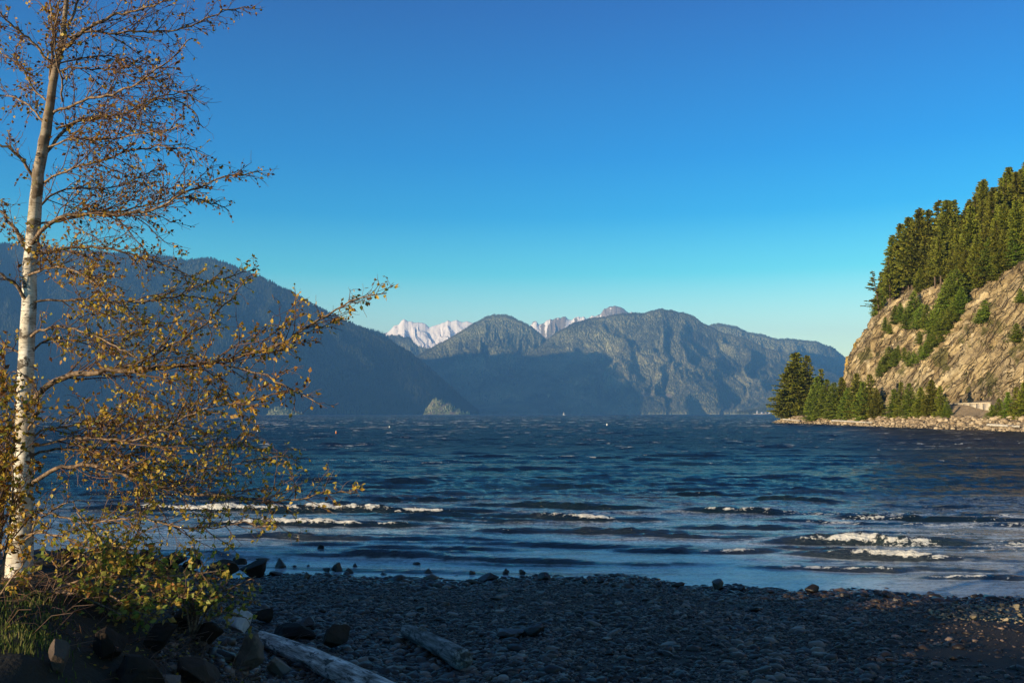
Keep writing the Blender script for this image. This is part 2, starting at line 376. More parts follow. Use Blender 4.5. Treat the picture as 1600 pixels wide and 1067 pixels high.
# breakers: (px from, px to, py, height m, foam strength, foam from, foam to)
BR = [(150,745,797,.30,1.5,170,735),(745,1010,794,.24,.30,880,900),(340,650,819,.22,1.3,300,655),(640,1000,812,.24,1.2,828,965),(740,1060,834,.22,.55,765,803),
      (330,700,841,.15,.2,180,330),(560,800,857,.13,0.05,0,1),(800,1060,856,.13,.38,835,955),(1060,1250,826,.20,.0,0,1),(1080,1220,803,.18,1.1,1095,1200),(1190,1330,806,.15,.1,0,1),
      (960,1090,862,.15,.1,0,1),(1065,1210,863,.18,1.05,1090,1200),(1215,1490,848,.27,1.2,1235,1465),(1250,1500,873,.18,1.15,1255,1490),(1180,1410,890,.12,1.05,1205,1400),
      (1430,1600,908,.12,1.05,1435,1575),(420,1080,876,.10,0.05,0,1),(360,1000,892,.08,.0,0,1),(960,1200,842,.14,.4,1040,1110),(1040,1160,774,.22,.35,1060,1110),
      (1150,1300,786,.18,.2,1150,1250),(600,760,785,.18,.0,0,1),(60,420,783,.16,.2,120,220),(1300,1420,812,.14,.0,0,1),(1560,1700,850,.14,.8,1540,1700),(880,960,716,.16,.7,915,945),(700,780,683,.16,.9,735,750),(590,660,701,.16,.8,615,635),
      (1230,1330,762,.2,.0,0,1),(450,560,752,.2,.2,470,520),(130,300,771,.2,.35,140,200)]
_rb = random.Random(33)
for _i in range(95):
    _py = 745+_rb.random()**.8*150; _w = _rb.uniform(70, 330)*(_py-600)/230; _a = _rb.uniform(60, 1650)
    BR.append((_a, _a+_w, _py, _rb.uniform(.03, .10)*(1.2 if _py < 830 else .8), _rb.choice([0, 0, .35, .5]), _a+_w*.3, _a+_w*.6))
def build_water():
    ys = [13.0]
    while ys[-1] < 20500: ys.append(ys[-1]*(1.0045 if ys[-1] < 60 else (1.0065 if ys[-1] < 700 else 1.03)))
    ys = np.array(ys); t = np.linspace(-.86, .86, 900)
    Y, T = np.meshgrid(ys, t, indexing='ij'); X = Y*T
    near = 1-sstep(45, 110, Y)
    wx = X+1.2*(fbm(X*.15, Y*.15, 0.0, 2, 3)-.5)
    H = np.zeros_like(X)
    yy = Y+3*(fbm(X*.07, Y*.03, 0.0, 2, 5)-.5)*2
    # swell rows running parallel to the shore
    H += .10*near*(np.sin(yy*2*np.pi/4.6+.6*np.sin(X*.13))*.5+.5)**2*fbm(X*.12, Y*.3, 0.0, 2, 6)
    ch1 = ridged(X*.045, Y*.22, 0.0, 3, 11, .55)**2; ch2 = fbm(X*.22+Y*.05, Y*1.0, 0.0, 4, 12, .62); ch3 = ridged(X*1.0, Y*3.4, 0.0, 2, 14, .6)
    calm = sstep(28, 52, Y)
    H += .42*(ch1-.4)*calm*(1-sstep(900, 2500, Y)) + (.035+.32*calm)*(ch2-.5)*(1-sstep(250, 700, Y)) + (.007+.086*calm)*(ch3-.5)*(1-sstep(60, 160, Y))
    foam = np.zeros_like(X); facea = np.zeros_like(X)
    n1 = fbm(X*.8, Y*2.2, 0.0, 4, 21, .6)
    for k, (a, c, py, h, fs, fa, fb) in enumerate(BR):
        yc = PG(800, py)[1]; xa = (a-800)/FPX*yc; xc = (c-800)/FPX*yc; fa_ = (fa-800)/FPX*yc; fb_ = (fb-800)/FPX*yc
        r0 = np.searchsorted(ys, yc-4); r1 = np.searchsorted(ys, yc+6); h = h*.85
        sl = slice(max(r0-5, 0), r1+5); x = X[sl]; y = Y[sl]
        L = xc-xa; cen = yc+.05*L*np.cos((x-xa)/L*3.1)+.55*(fbm(x*.30, y*0, 0.0, 4, 60+k, .6)-.5)*2
        envl = sstep(xa-.35*L, xa+.35*L, x)*(1-sstep(xc-.35*L, xc+.35*L, x))*(.35+1.3*fbm(x*.7, y*0, 0.0, 4, 90+k, .6))
        wf = .10+h*.35; wb = .40+h*1.8
        d = y-cen
        prof = np.where(d < 0, np.exp(-(d/wf)**2), np.exp(-(d/wb)**2))
        trough = -.25*np.exp(-((d+wf*2.4)/(wf*1.4))**2)
        H[sl] += h*.95*envl*(prof+trough); facea[sl] = np.maximum(facea[sl], envl*np.exp(-((d+wf*.6)/(wf*1.3))**2)*min(1, h*7))
        if fs > 0:
            xm = fa_+(fb_-fa_)*(.35+.3*((k*.618)%1)); LF = max(1., fb_-fa_); fe = sstep(fa_-.6, fa_+.12*LF, x)*(1-sstep(fb_-.12*LF, fb_+.6, x))*(.60+.40*np.exp(-((x-xm)/(LF*.24))**2))*(.7+.6*fbm(x*.9, y*0, 0.0, 2, 300+k))
            fn = fbm(x*4.5, y*6, 0.0, 3, 120+k, .7)
            fs = fs*1.0; ff = .96*fs*fe*np.exp(-((d+wf*.35)/(wf*(.32+.40*fe)))**2)*(.35+1.1*fn)
            trail = .30*fs*fe*np.exp(-((d-wb*.7)/(wb*1.1))**2)*(fbm(x*1.1, y*2.2, 0.0, 3, 160+k)*1.3)
            foam[sl] = np.maximum(foam[sl], np.maximum(ff, trail))
            H[sl] += h*.7*fe*np.clip(ff, 0, 1)*(fn-.35)
    # old foam streaks at the right, wavering lace
    zone = sstep(7, 13, X)*sstep(25, 29, Y)*(1-sstep(38, 46, Y))
    foam = np.maximum(foam, zone*.74*ridged(X*.35+Y*.12, Y*.85, 0.0, 4, 31, .55)**1.6)
    # thin broken foam lines left on the flats
    ln = ridged(X*.10+3, Y*.75+.5*fbm(X*.3, Y*.2, 0.0, 3, 71), 0.0, 2, 70, .4); foam = np.maximum(foam, sstep(.90, .99, ln)*.60*near*sstep(.42, .58, fbm(X*.25, Y*.5, 0.0, 3, 73)))
    # shoreline lip
    e = Y-WL(X)
    foam = np.maximum(foam, .42*np.exp(-(e/.5)**2)*fbm(X*.8, Y*2, 0.0, 3, 33)*1.2*sstep(-3, 9, X))
    # whitecaps further out
    cap = sstep(.60, .74, ch1*.35+ridged(X*.11+5, Y*.19, 0.0, 3, 44, .6)*.65)*sstep(50, 90, Y)*(1-sstep(900, 2000, Y))
    foam = np.maximum(foam, cap*.62*sstep(.45, .62, n1))
    damp = sstep(-1.0, 3.5, e)
    H *= damp*.9+.1
    H = H-.0
    o = mesh_np('sea', np.stack([X, Y, H], -1).reshape(-1, 3), grid_faces(len(ys), len(t))[:, ::-1], M_water, attrs={'foam': foam.ravel(), 'steep': facea.ravel(), 'depth': np.clip(e/22, 0, 1).ravel()})
    tag(o, 'wind-ruffled blue inlet water with small breaking waves', 'water', kind='structure')
def mat_water():
    b = NB('sea_water'); v = b.coord('Object'); g = b.coord('Object', (1, 3.6, 1))
    far = b.n('ShaderNodeSeparateXYZ'); b.t.links.new(v, far.inputs[0]); yy = far.outputs[1]
    w1 = b.noise(g, .12, 3, .6); w2 = b.noise(g, .8, 4, .65); w3 = b.noise(g, 4.5, 4, .65); w4 = b.noise(g, .03, 3, .6)
    fadeN = b.math('SUBTRACT', 1, b.step(yy, 60, 260))
    h = b.math('ADD', b.math('MULTIPLY', w1, b.math('MULTIPLY', b.step(yy, 120, 900), 2.5)), b.math('MULTIPLY', w2, b.math('MULTIPLY_ADD', b.step(yy, 33, 120), .70, .018)))
    h = b.math('ADD', h, b.math('MULTIPLY', w3, b.math('ADD', b.math('MULTIPLY', b.attr('steep'), .10), b.math('MULTIPLY_ADD', b.step(yy, 33, 60), .075, .009))))
    h = b.math('ADD', h, b.math('MULTIPLY', w4, b.math('MULTIPLY', b.step(yy, 900, 4000), 12)))
    nrm = b.bump(h, 1, 1)
    fo = b.attr('foam'); fn = b.noise(b.coord('Object', (1, 1.6, 1.6)), 7, 4, .7); fl = b.noise(g, 2.2, 4, .7)
    ff = b.step(b.math('ADD', fo, b.math('MULTIPLY', b.math('SUBTRACT', b.math('ADD', b.math('MULTIPLY', fn, .6), b.math('MULTIPLY', fl, .4)), .5), 2.0)), .46, .66)
    ff = b.math('MULTIPLY', ff, b.step(fo, .05, .2))
    # distant whitecaps are too small for the mesh
    c1 = b.noise(b.coord('Object', (1, .8, 1)), .16, 3, .7); c2 = b.noise(b.coord('Object', (1, .5, 1)), .045, 2, .6)
    cap = b.math('MULTIPLY', b.step(b.math('ADD', b.math('MULTIPLY', c1, .6), b.math('MULTIPLY', c2, .4)), .555, .59), b.step(yy, 160, 420))
    ff = b.math('MAXIMUM', ff, b.math('MULTIPLY', cap, .9))
    body = b.mix(b.step(yy, 30, 130), (.004,.011,.022), (.002,.006,.020))
    body = b.mix(b.math('MULTIPLY', b.step(b.noise(g, .05, 3, .6), .45, .65), b.math('SUBTRACT', 1, b.step(yy, 60, 200))), body, (.007,.019,.024))
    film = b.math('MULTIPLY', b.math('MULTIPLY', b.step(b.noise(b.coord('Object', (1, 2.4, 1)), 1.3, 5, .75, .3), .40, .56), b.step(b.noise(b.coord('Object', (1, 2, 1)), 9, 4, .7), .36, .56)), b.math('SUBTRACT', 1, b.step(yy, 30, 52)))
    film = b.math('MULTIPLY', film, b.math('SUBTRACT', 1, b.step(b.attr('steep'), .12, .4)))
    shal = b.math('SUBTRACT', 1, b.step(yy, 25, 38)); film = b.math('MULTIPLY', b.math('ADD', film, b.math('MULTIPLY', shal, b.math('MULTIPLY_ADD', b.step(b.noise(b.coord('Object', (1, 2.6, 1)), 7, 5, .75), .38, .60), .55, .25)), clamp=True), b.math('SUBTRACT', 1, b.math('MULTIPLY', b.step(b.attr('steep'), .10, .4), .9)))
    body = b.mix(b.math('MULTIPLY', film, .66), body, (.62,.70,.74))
    col = b.mix(ff, body, (.66,.66,.62))
    m = b.done(col, b.math('ADD', b.math('MULTIPLY', ff, .4), b.math('MULTIPLY_ADD', b.step(yy, 34, 140), .28, .10)), nrm, spec=b.math('MULTIPLY_ADD', b.step(yy, 40, 120), -.10, .55))
    b.b.inputs['IOR'].default_value = 1.333
    return m
M_water = mat_water()
build_water()
sb = mesh_np('seabed', [(-17900,-3000,-9),(17900,-3000,-9),(17900,23400,-9),(-17900,23400,-9)], [(0,1,2,3)], (lambda b: b.done(b.mix(b.noise(b.coord(), .1), (.03,.03,.025), (.05,.05,.04)), .9))(NB('seabed_sand')), smooth=False)
tag(sb, 'dark sea bed and ground reaching to the horizon', 'ground', kind='structure')
# ------------------------------------------------------------ conifers
M_bark = (lambda b: b.done(b.ramp(b.noise(b.coord('Object', (3,3,.6)), 2, 4, .7), [(.3,(.045,.03,.02)), (.7,(.17,.13,.10))]), .95))(NB('conifer_bark'))
M_con = mat_fol('conifer_foliage', [(.040,.055,.010), (.12,.145,.018), (.25,.25,.028), (.38,.35,.045)], trans=.18)
M_con2 = mat_fol('bright_conifer_foliage', [(.045,.075,.014), (.11,.165,.020), (.19,.245,.028), (.29,.30,.04)], trans=.18)
def conifer(seed, H=25., width=.16, bare=.12, ragged=.3, top=.5, sprays=1.0, mat=None, density=1.0, lean=0., droop=.25, oneside=None):
    r = np.random.default_rng(seed)
    root = empty('conifer_tree')
    tb = MB(); hh = np.linspace(0, 1, 9)
    off = lambda t: np.stack([lean*H*t**1.4+.08*np.sin(t*5+seed), .06*np.cos(t*4+seed), t*H], -1) if np.ndim(t) else np.array([lean*H*t**1.4+.08*np.sin(t*5+seed), .06*np.cos(t*4+seed), t*H])
    tb.tube(off(hh), H*.0125*(1-hh*.93)+.02, 7)
    V = []; T = []
    z = bare
    while z < .985:
        prof = (1-z)**.82*(.55+.45*min(1, (z-bare)*7)) if z > bare else 0
        nbr = int(r.integers(4, 7)*density)+1
        for k in range(nbr):
            L = H*width*prof*r.uniform(1-ragged, 1.12)+H*.012
            if r.random() < ragged*.35: L *= r.uniform(.3, .7)
            a = r.uniform(0, 6.283)
            if oneside is not None: L *= .55+.6*max(0, math.cos(a-oneside))
            d = np.array([math.cos(a), math.sin(a), 0]); sd_ = np.array([-d[1], d[0], 0])
            zb = z+r.uniform(-.012, .012); p0 = off(zb)
            up = .28*z-droop+r.uniform(-.1, .1)
            tb.tube([p0, p0+d*L*.5+[0,0,L*up*.5], p0+d*L*.9+[0,0,L*up*.75]], [H*.0022, H*.0014, .01], 3, cap=False)
            ns = max(4, int(L*4.2*sprays)); t_br = r.uniform(.15, .85)
            for q in range(ns):
                t = (q+r.uniform(0, 1))/ns; t = .12+.88*t
                c = p0+d*L*t+np.array([0, 0, L*up*t+L*.10*t*t])
                wd = (1-t)*L*.34+.22*H/25
                for sgn in (-1, 1):
                    s1 = r.uniform(.5, 1.2)*wd; l1 = r.uniform(.5, 1.0)*.55*H/25*1.5
                    tip = c+sd_*sgn*s1+d*l1*.7+np.array([0, 0, -abs(r.normal())*.16*s1-.05])
                    e = d*l1*.45+np.array([0, 0, r.normal()*.12])
                    V += [c-e, c+e+[0, 0, -.1*s1], tip]; T.append(np.clip(t_br*.55+.45*r.random()+.12*(t-.5), 0, 1))
                    # hanging fringe gives the crown depth
                    if r.random() < .55:
                        m = (c+tip)/2; V += [c, tip, m+np.array([r.normal()*.1, r.normal()*.1, -r.uniform(.25, .6)*H/25])]; T.append(np.clip(t_br*.5+.3*r.random(), 0, 1))
        z += r.uniform(.008, .034)/max(.6, density)
    V = np.array(V); F = np.arange(len(V)).reshape(-1, 3)
    tb.build('trunk', M_bark, root)
    mesh_np('crown', V, F, mat or M_con, root, smooth=False, fattrs={'tint': np.array(T)})
    return root
PROTO = {}
def proto(k):
    if k not in PROTO:
        a = dict(tall0=dict(seed=1, width=.19, bare=.16, ragged=.5, density=1.5), tall1=dict(seed=2, width=.16, bare=.28, ragged=.6, density=1.4), tall2=dict(seed=3, width=.21, bare=.10, ragged=.5, density=1.5),
                 tall3=dict(seed=4, width=.15, bare=.26, ragged=.6, density=1.0), full0=dict(seed=5, width=.24, bare=.03, ragged=.45, density=1.5, sprays=1.1), full1=dict(seed=6, width=.27, bare=.03, ragged=.5, density=1.5),
                 full2=dict(seed=7, width=.22, bare=.02, ragged=.4, density=1.1), small0=dict(seed=8, H=9, width=.30, bare=.02, ragged=.35, mat=M_con2), small1=dict(seed=9, H=9, width=.36, bare=.02, ragged=.4, mat=M_con2),
                 bright0=dict(seed=10, H=16, width=.25, bare=.02, ragged=.35, density=1.2, mat=M_con2), bright1=dict(seed=11, H=16, width=.30, bare=.02, ragged=.4, density=1.15, mat=M_con2),
                 flag=dict(seed=12, H=20, width=.24, bare=.12, ragged=.6, density=.6, droop=.1, oneside=3.14, lean=-.08))[k]
        PROTO[k] = (conifer(**a), a.get('H', 25.))
        PROTO[k][0]['unused'] = 1
    return PROTO[k]
def plant(k, x, y, z, h, label, group=None, cat='tree', wide=1.0):
    p, H = proto(k)
    if 'unused' in p.keys():
        del p['unused']; t = p
    else: t = copy_tree(p)
    t.location = (x, y, z); t.rotation_euler = (0, 0, 0 if k == 'flag' else rnd.uniform(0, 6.28)); s = h/H; wide *= 1.5; t.scale = (s*wide, s*wide, s)
    tag(t, label, cat, group)
    return t

# ------------------------------------------------------------ the rocky headland
SHORE = np.array([(60,-40),(90,60),(112,140),(118,190),(120,216),(121,250),(121,290),(126,350),(129,410),(129,445),(130,468),(138,480),(152,486),(190,492),(260,500)], float)
BASE = np.array([(112,40),(130,120),(143,190),(147,240),(149,300),(150,350),(149,400),(149,425),(153,440),(162,450),(180,458),(220,464),(300,468)], float)
def resample(pts, n, sm=4):
    d = np.r_[0, np.cumsum(np.hypot(*np.diff(pts, axis=0).T))]; t = np.linspace(0, d[-1], n)
    x = np.interp(t, d, pts[:,0]); y = np.interp(t, d, pts[:,1])
    k = max(3, n//50*2+1); ker = np.hanning(k+2)[1:-1]; ker /= ker.sum()
    for _ in range(2):
        xp = np.convolve(np.pad(x, k//2, mode='reflect', reflect_type='odd'), ker, 'valid'); yp = np.convolve(np.pad(y, k//2, mode='reflect', reflect_type='odd'), ker, 'valid'); x, y = xp, yp
    T = np.stack([np.gradient(x), np.gradient(y)], 1); T /= np.linalg.norm(T, axis=1)[:,None]
    return x, y, np.stack([T[:,1], -T[:,0]], 1), t   # inland normal (to the right of travel)
def build_headland():
    nu, nv = 950, 300
    bx, by, N, t = resample(BASE, nu)
    dist = np.r_[np.linspace(-2, 0, 4), np.linspace(0, 22, 205)[1:], np.linspace(22, 150, nv-208)[0:]][:nv]; nv = len(dist)
    zprof = np.interp(dist, [-2,0,3,5.5,12,20,26,44,80,150], [1,5,14,23,39,52,58,75,99,136])
    D, _ = np.meshgrid(dist, t); Z = np.tile(zprof, (nu, 1)); 
    Y0 = by[:,None]+N[:,1:]*D; X0 = bx[:,None]+N[:,:1]*D
    # cliff height tapers towards the far end of the point
    far = sstep(395, 450, by)[:,None]
    Z = 5+(Z-5)*(1-.12*far)
    c = Z+.58*Y0                                # slabs dip away to the far end
    al = -.58*Z+Y0
    s1 = ridged(c*.035+.6*fbm(al*.02, c*.02, 0.0, 2, 4), al*.010, 0.0, 4, 201, .5)
    s2 = ridged(c*.13, al*.035, Z*.03, 4, 202, .55)
    s3 = ridged(c*.33, al*.16, X0*.2, 3, 203, .6)
    bl = fbm(X0*.12, Y0*.12, Z*.12, 4, 204)
    face = sstep(0, 2, D)*(1-sstep(22, 40, D))
    terr = np.abs(((c*.11+1.3*fbm(al*.03, c*.03, 0.0, 3, 207)) % 1.0)-.35)        # overlapping slab edges
    step_ = np.clip(terr*2.2, 0, 1)
    disp = face*(6.5*(s1-.55)+4.5*(s2-.6)+2.4*(s3-.6)+3.0*(bl-.5)+3.0*(step_-.5)+1.5*(fbm(X0*.6, Y0*.6, Z*.6, 3, 209)-.5)) + (1-face)*2*(bl-.5)*sstep(0, 5, D)
    nx = -N[:,:1]*.85; ny = -N[:,1:]*.85
    X = X0+nx*disp; Y = Y0+ny*disp; Zz = Z+.5*disp*face
    Zz[:,0] = .5
    rgb = sstep(.45, .7, s2)
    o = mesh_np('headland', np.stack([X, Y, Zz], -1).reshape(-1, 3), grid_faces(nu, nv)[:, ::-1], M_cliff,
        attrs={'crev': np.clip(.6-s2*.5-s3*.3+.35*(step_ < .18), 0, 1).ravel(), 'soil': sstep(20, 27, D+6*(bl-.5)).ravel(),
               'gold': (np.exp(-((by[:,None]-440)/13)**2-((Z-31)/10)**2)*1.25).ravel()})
    tag(o, 'steep tan rock cliff of the headland above the shore', 'cliff', kind='structure')
    bv = BVHTree.FromPolygons([v.co[:] for v in o.data.vertices], [p.vertices[:] for p in o.data.polygons])
    return o, bv, (X, Y, Zz, D)
def mat_cliff():
    b = NB('cliff_rock')
    v = b.rotscale((math.radians(30), 0, 0), (.5, .16, 1)); v0 = b.coord('Object')
    n1 = b.noise(v0, .045, 4, .6); n2 = b.noise(v, .22, 6, .68, .6); n3 = b.noise(b.rotscale((math.radians(34), 0, 0), (.5,.07,.8)), .9, 4, .65, .4); n4 = b.noise(v0, 1.6, 5, .75)
    c = b.ramp(b.math('ADD', b.math('MULTIPLY', n2, .6), b.math('MULTIPLY', n1, .4)), [(.36,(.07,.05,.026)), (.43,(.23,.175,.095)), (.49,(.43,.335,.185)), (.57,(.62,.51,.31)), (.67,(.78,.70,.48))])
    c = b.mix(b.step(n1, .5, .68), c, b.mix(n3, (.15,.115,.08), (.36,.29,.19)))
    c = b.mix(b.math('MULTIPLY', b.step(n3, .52, .60), .8), c, (.075,.055,.042))
    st = b.noise(b.coord('Object', (.8,.8,.12)), .35, 5, .7, .5)
    c = b.mix(b.math('MULTIPLY', b.step(st, .54, .64), .7), c, (.64,.55,.38))
    vc = b.rotscale((math.radians(30), 0, 0), (.20, .045, .16)); cr = b.n('ShaderNodeTexVoronoi', feature='DISTANCE_TO_EDGE'); wv = b.n('ShaderNodeVectorMath', operation='ADD'); nn = b.n('ShaderNodeTexNoise'); nn.inputs['Scale'].default_value = .25; b.t.links.new(v0, nn.inputs['Vector']); b.t.links.new(vc, wv.inputs[0]); sc_ = b.n('ShaderNodeVectorMath', operation='SCALE'); sc_.inputs['Scale'].default_value = .9; b.t.links.new(nn.outputs[1], sc_.inputs[0]); b.t.links.new(sc_.outputs[0], wv.inputs[1]); b.t.links.new(wv.outputs[0], cr.inputs['Vector']); cr.inputs['Scale'].default_value = 1.0
    n5 = b.noise(b.rotscale((math.radians(33), 0, 0), (.05, .010, .15)), 1, 3, .55); l1 = b.math('SUBTRACT', 1, b.step(b.math('ABSOLUTE', b.math('SUBTRACT', n5, .50)), .0, .010)); l2 = b.math('SUBTRACT', 1, b.step(b.math('ABSOLUTE', b.math('SUBTRACT', n5, .42)), .0, .007)); l3 = b.math('SUBTRACT', 1, b.step(b.math('ABSOLUTE', b.math('SUBTRACT', n5, .58)), .0, .008))
    band = b.math('MAXIMUM', l1, b.math('MAXIMUM', l2, l3))
    c = b.mix(b.math('MULTIPLY', b.step(n5, .44, .48), b.math('SUBTRACT', .38, b.math('MULTIPLY', b.step(n5, .48, .53), .38))), c, (.13,.10,.065))
    c = b.mix(b.math('MULTIPLY', band, .55), c, (.075,.055,.032))
    crack = b.math('SUBTRACT', 1, b.step(cr.outputs[0], .0, .028))
    c = b.mix(b.math('MULTIPLY', crack, b.math('MULTIPLY', b.step(n1, .35, .65), .55)), c, (.07,.05,.03))
    c = b.mix(b.math('MULTIPLY', b.step(b.noise(v, .35, 4, .6), .50, .6), .55), c, (.26,.215,.15))
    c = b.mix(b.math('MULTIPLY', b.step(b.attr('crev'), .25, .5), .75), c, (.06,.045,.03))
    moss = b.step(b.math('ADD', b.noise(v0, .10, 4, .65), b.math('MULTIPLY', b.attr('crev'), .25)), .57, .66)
    c = b.mix(b.math('MULTIPLY', moss, .8), c, (.07,.075,.022))
    c = b.mix(b.math('MULTIPLY', b.step(b.math('ADD', b.attr('gold'), b.math('MULTIPLY', b.math('SUBTRACT', n2, .5), .8)), .40, .6), .85), c, (.62,.42,.10))
    c = b.mix(b.attr('soil'), c, b.mix(n4, (.05,.045,.02), (.13,.10,.045)))
    c = b.mix(.35, c, b.mix(n4, (.25,.25,.25), (1.3,1.3,1.3)), 'MULTIPLY') if False else c
    h = b.math('ADD', b.math('MULTIPLY_ADD', b.math('MAXIMUM', crack, band), -1.0, b.math('MULTIPLY', n2, 2.2)), b.math('ADD', b.math('MULTIPLY', n4, .35), b.math('MULTIPLY', n3, .7)))
    return b.done(c, .9, b.bump(h, 1.0, 1.8), spec=.2)
M_cliff = mat_cliff()
HEAD, HEADBV, HEADG = build_headland()
def dist_line(x, y, pts):
    best = np.full(x.shape, 1e9); side = np.zeros(x.shape)
    for (ax, ay), (bx, by) in zip(pts[:-1], pts[1:]):
        vx, vy = bx-ax, by-ay; L = vx*vx+vy*vy; t = np.clip(((x-ax)*vx+(y-ay)*vy)/L, 0, 1)
        dx = x-ax-t*vx; dy = y-ay-t*vy; d = np.hypot(dx, dy); cr = vx*dy-vy*dx
        m = d < best-1e-9; best = np.where(m, d, best); side = np.where(m, np.where(cr < 0, 1, -1), side)
    return best*side
def bench_z(x, y):
    d = dist_line(x, y, SHORE)+1.6*(fbm(x*.12, y*.12, 0.0, 3, 301)-.5)*2
    z = np.interp(d, [-12,0,4,9,16,26,60], [-4,0,1.0,2.9,4.0,5.5,6.5])
    road = np.exp(-((y-283)/24)**2)                 # an earth bank under the road
    z = z+road*sstep(9, 16, d)*3.1
    return z+.5*(fbm(x*.3, y*.3, 0.0, 3, 302)-.5)*sstep(0, 5, d)
def mat_bench():
    b = NB('shore_earth'); v = b.coord(); n = b.noise(v, .25, 5, .7); n2 = b.noise(v, 1.5, 4, .7)
    c = b.ramp(b.math('ADD', b.math('MULTIPLY', n, .5), b.math('MULTIPLY', n2, .5)), [(.3,(.09,.07,.045)), (.5,(.22,.17,.115)), (.7,(.36,.29,.20))])
    z = sepz(b, v)
    c = b.mix(b.step(z, 1.3, .3), c, (.07,.055,.035))
    return b.done(c, .95, b.bump(n2, .8, .5))
xs = np.linspace(85, 300, 260); ysb = np.r_[np.linspace(-40, 140, 60), np.linspace(142, 520, 400)]
GX, GY = np.meshgrid(xs, ysb, indexing='ij')
bench = mesh_np('shore', np.stack([GX, GY, bench_z(GX, GY)], -1).reshape(-1, 3), grid_faces(*GX.shape), mat_bench())
tag(bench, 'low rocky shelf along the foot of the cliff', 'ground', kind='structure')

def mat_rock(name, cols, sc=1.0, wet=None, spec=.25, rough=.85):
    b = NB(name); v = b.coord(); n = b.noise(v, 2.2*sc, 6, .7, .4); n2 = b.noise(v, 14*sc, 4, .7); t = b.attr('tint')
    c = b.ramp(b.math('ADD', b.math('MULTIPLY', n, .5), b.math('MULTIPLY', t, .5)), [(.25+.5*i/(len(cols)-1), q) for i, q in enumerate(cols)])
    c = b.mix(b.math('MULTIPLY', b.step(n2, .45, .7), .35), c, tuple(q*.4 for q in cols[0]))
    return b.done(c, rough, b.bump(b.math('ADD', n, b.math('MULTIPLY', n2, .4)), .6, .06/sc), spec=spec)
M_rip = mat_rock('shore_boulder_rock', [(.12,.09,.06), (.28,.22,.15), (.46,.38,.27)], .3)
def stones(name, pos, rad, mat, seed, flat=.65, sub=1, ang=.5, proto_n=10):
    """one mesh of many stones"""
    r = np.random.default_rng(seed); n = len(pos)
    pv = [rock_verts(sub, seed*100+k, flat, ang) for k in range(proto_n)]
    F0 = pv[0][1]; nvp = len(pv[0][0]); V = np.zeros((n, nvp, 3)); kk = r.integers(0, proto_n, n); a = r.uniform(0, 6.28, n)
    st = r.uniform(.75, 1.35, (n, 2))
    ca, sa = np.cos(a)[:,None], np.sin(a)[:,None]; B = np.stack([p[0] for p in pv])[kk]
    x = B[:,:,0]*st[:,:1]; y = B[:,:,1]*st[:,1:]; tl = r.normal(0, .22, (n, 1)); z = B[:,:,2]+x*tl
    V[:,:,0] = (x*ca-y*sa)*rad[:,None]+pos[:,:1]; V[:,:,1] = (x*sa+y*ca)*rad[:,None]+pos[:,1:2]; V[:,:,2] = z*rad[:,None]+pos[:,2:3]
    F = (F0[None]+(np.arange(n)*nvp)[:,None,None]).reshape(-1, 3)
    return mesh_np(name, V.reshape(-1, 3), F, mat, smooth=sub > 1, fattrs={'tint': np.repeat(r.uniform(0, 1, n), len(F0))})
def shore_stones():
    r = np.random.default_rng(77)
    sx_, sy_, N, t = resample(SHORE, 2000)
    n = 5200; i = r.integers(int(.25*2000), 1990, n); d = r.uniform(-.5, 10, n)**1.0
    x = sx_[i]+N[i,0]*d; y = sy_[i]+N[i,1]*d
    rad = r.lognormal(-1.0, .45, n)*(.8+.12*d); rad = np.clip(rad, .15, 1.5)*.9
    z = bench_z(x, y)+rad*.15
    o = stones('shore_boulders', np.stack([x, y, z], 1), rad, M_rip, 5, .7, 1)
    tag(o, 'pale broken boulders heaped along the far shoreline', 'boulders', kind='stuff')
shore_stones()

def headz(x, y):
    h = HEADBV.ray_cast(Vector((x, y, 400)), Vector((0, 0, -1)))
    return h[0].z if h[0] is not None else None
def hit(px, py):
    dx, dy, dz = ray(px, py); h = HEADBV.ray_cast(Vector((0, 0, CAM_H)), Vector((dx, dy, dz)).normalized())
    return h[0]
# forest on top of the headland
def forest():
    r = np.random.default_rng(91); pts = []
    X, Y, Z, D = HEADG; n = 0
    cand = r.integers(0, X.shape[0], 40000); cj = r.integers(0, X.shape[1], 40000)
    for i, j in zip(cand, cj):
        d = D[i, j]; x, y, z = X[i, j], Y[i, j], Z[i, j]
        lo = 20+9*(vn(np.array([y*.04]), np.array([3.1]))[0]-.35)
        if d < lo or d > 95 or y < 195: continue
        px = 800+FPX*x/y
        if px > 1640+40: continue
        sp = 4.6 if d < 50 else 6.0
        if any((x-a)**2+(y-b)**2 < sp*sp for a, b, *_ in pts): continue
        pts.append((x, y, z, d)); n += 1
        if n >= 225: break
    return pts
FP = forest()
for (x, y, z, d) in FP:
    e = rnd.random(); h = rnd.uniform(15, 25)*(1.0 if d < 60 else 1.1)
    if rnd.random() < .25: h *= .6
    k = rnd.choice(['tall0', 'tall1', 'tall2', 'tall3', 'full2'])
    if h < 13: k = rnd.choice(['full0', 'small0', 'bright0'])
    reg = 'by the right edge' if 800+FPX*x/y > 1545 else 'above the cliff middle' if 800+FPX*x/y > 1455 else 'at the left end'
    kd = {'tall0':'tall bare-stemmed','tall1':'tall narrow','tall2':'tall full-crowned','tall3':'tall ragged','full2':'broad dense','full0':'short broad','small0':'small young','bright0':'short bright green'}[k]
    plant(k, x, y, z-.8, h, f"{kd} conifer {'at the front of' if d < 42 else 'deep in'} the clifftop forest, {reg}", 'conifers on top of the cliff')
flag = PG  # noqa
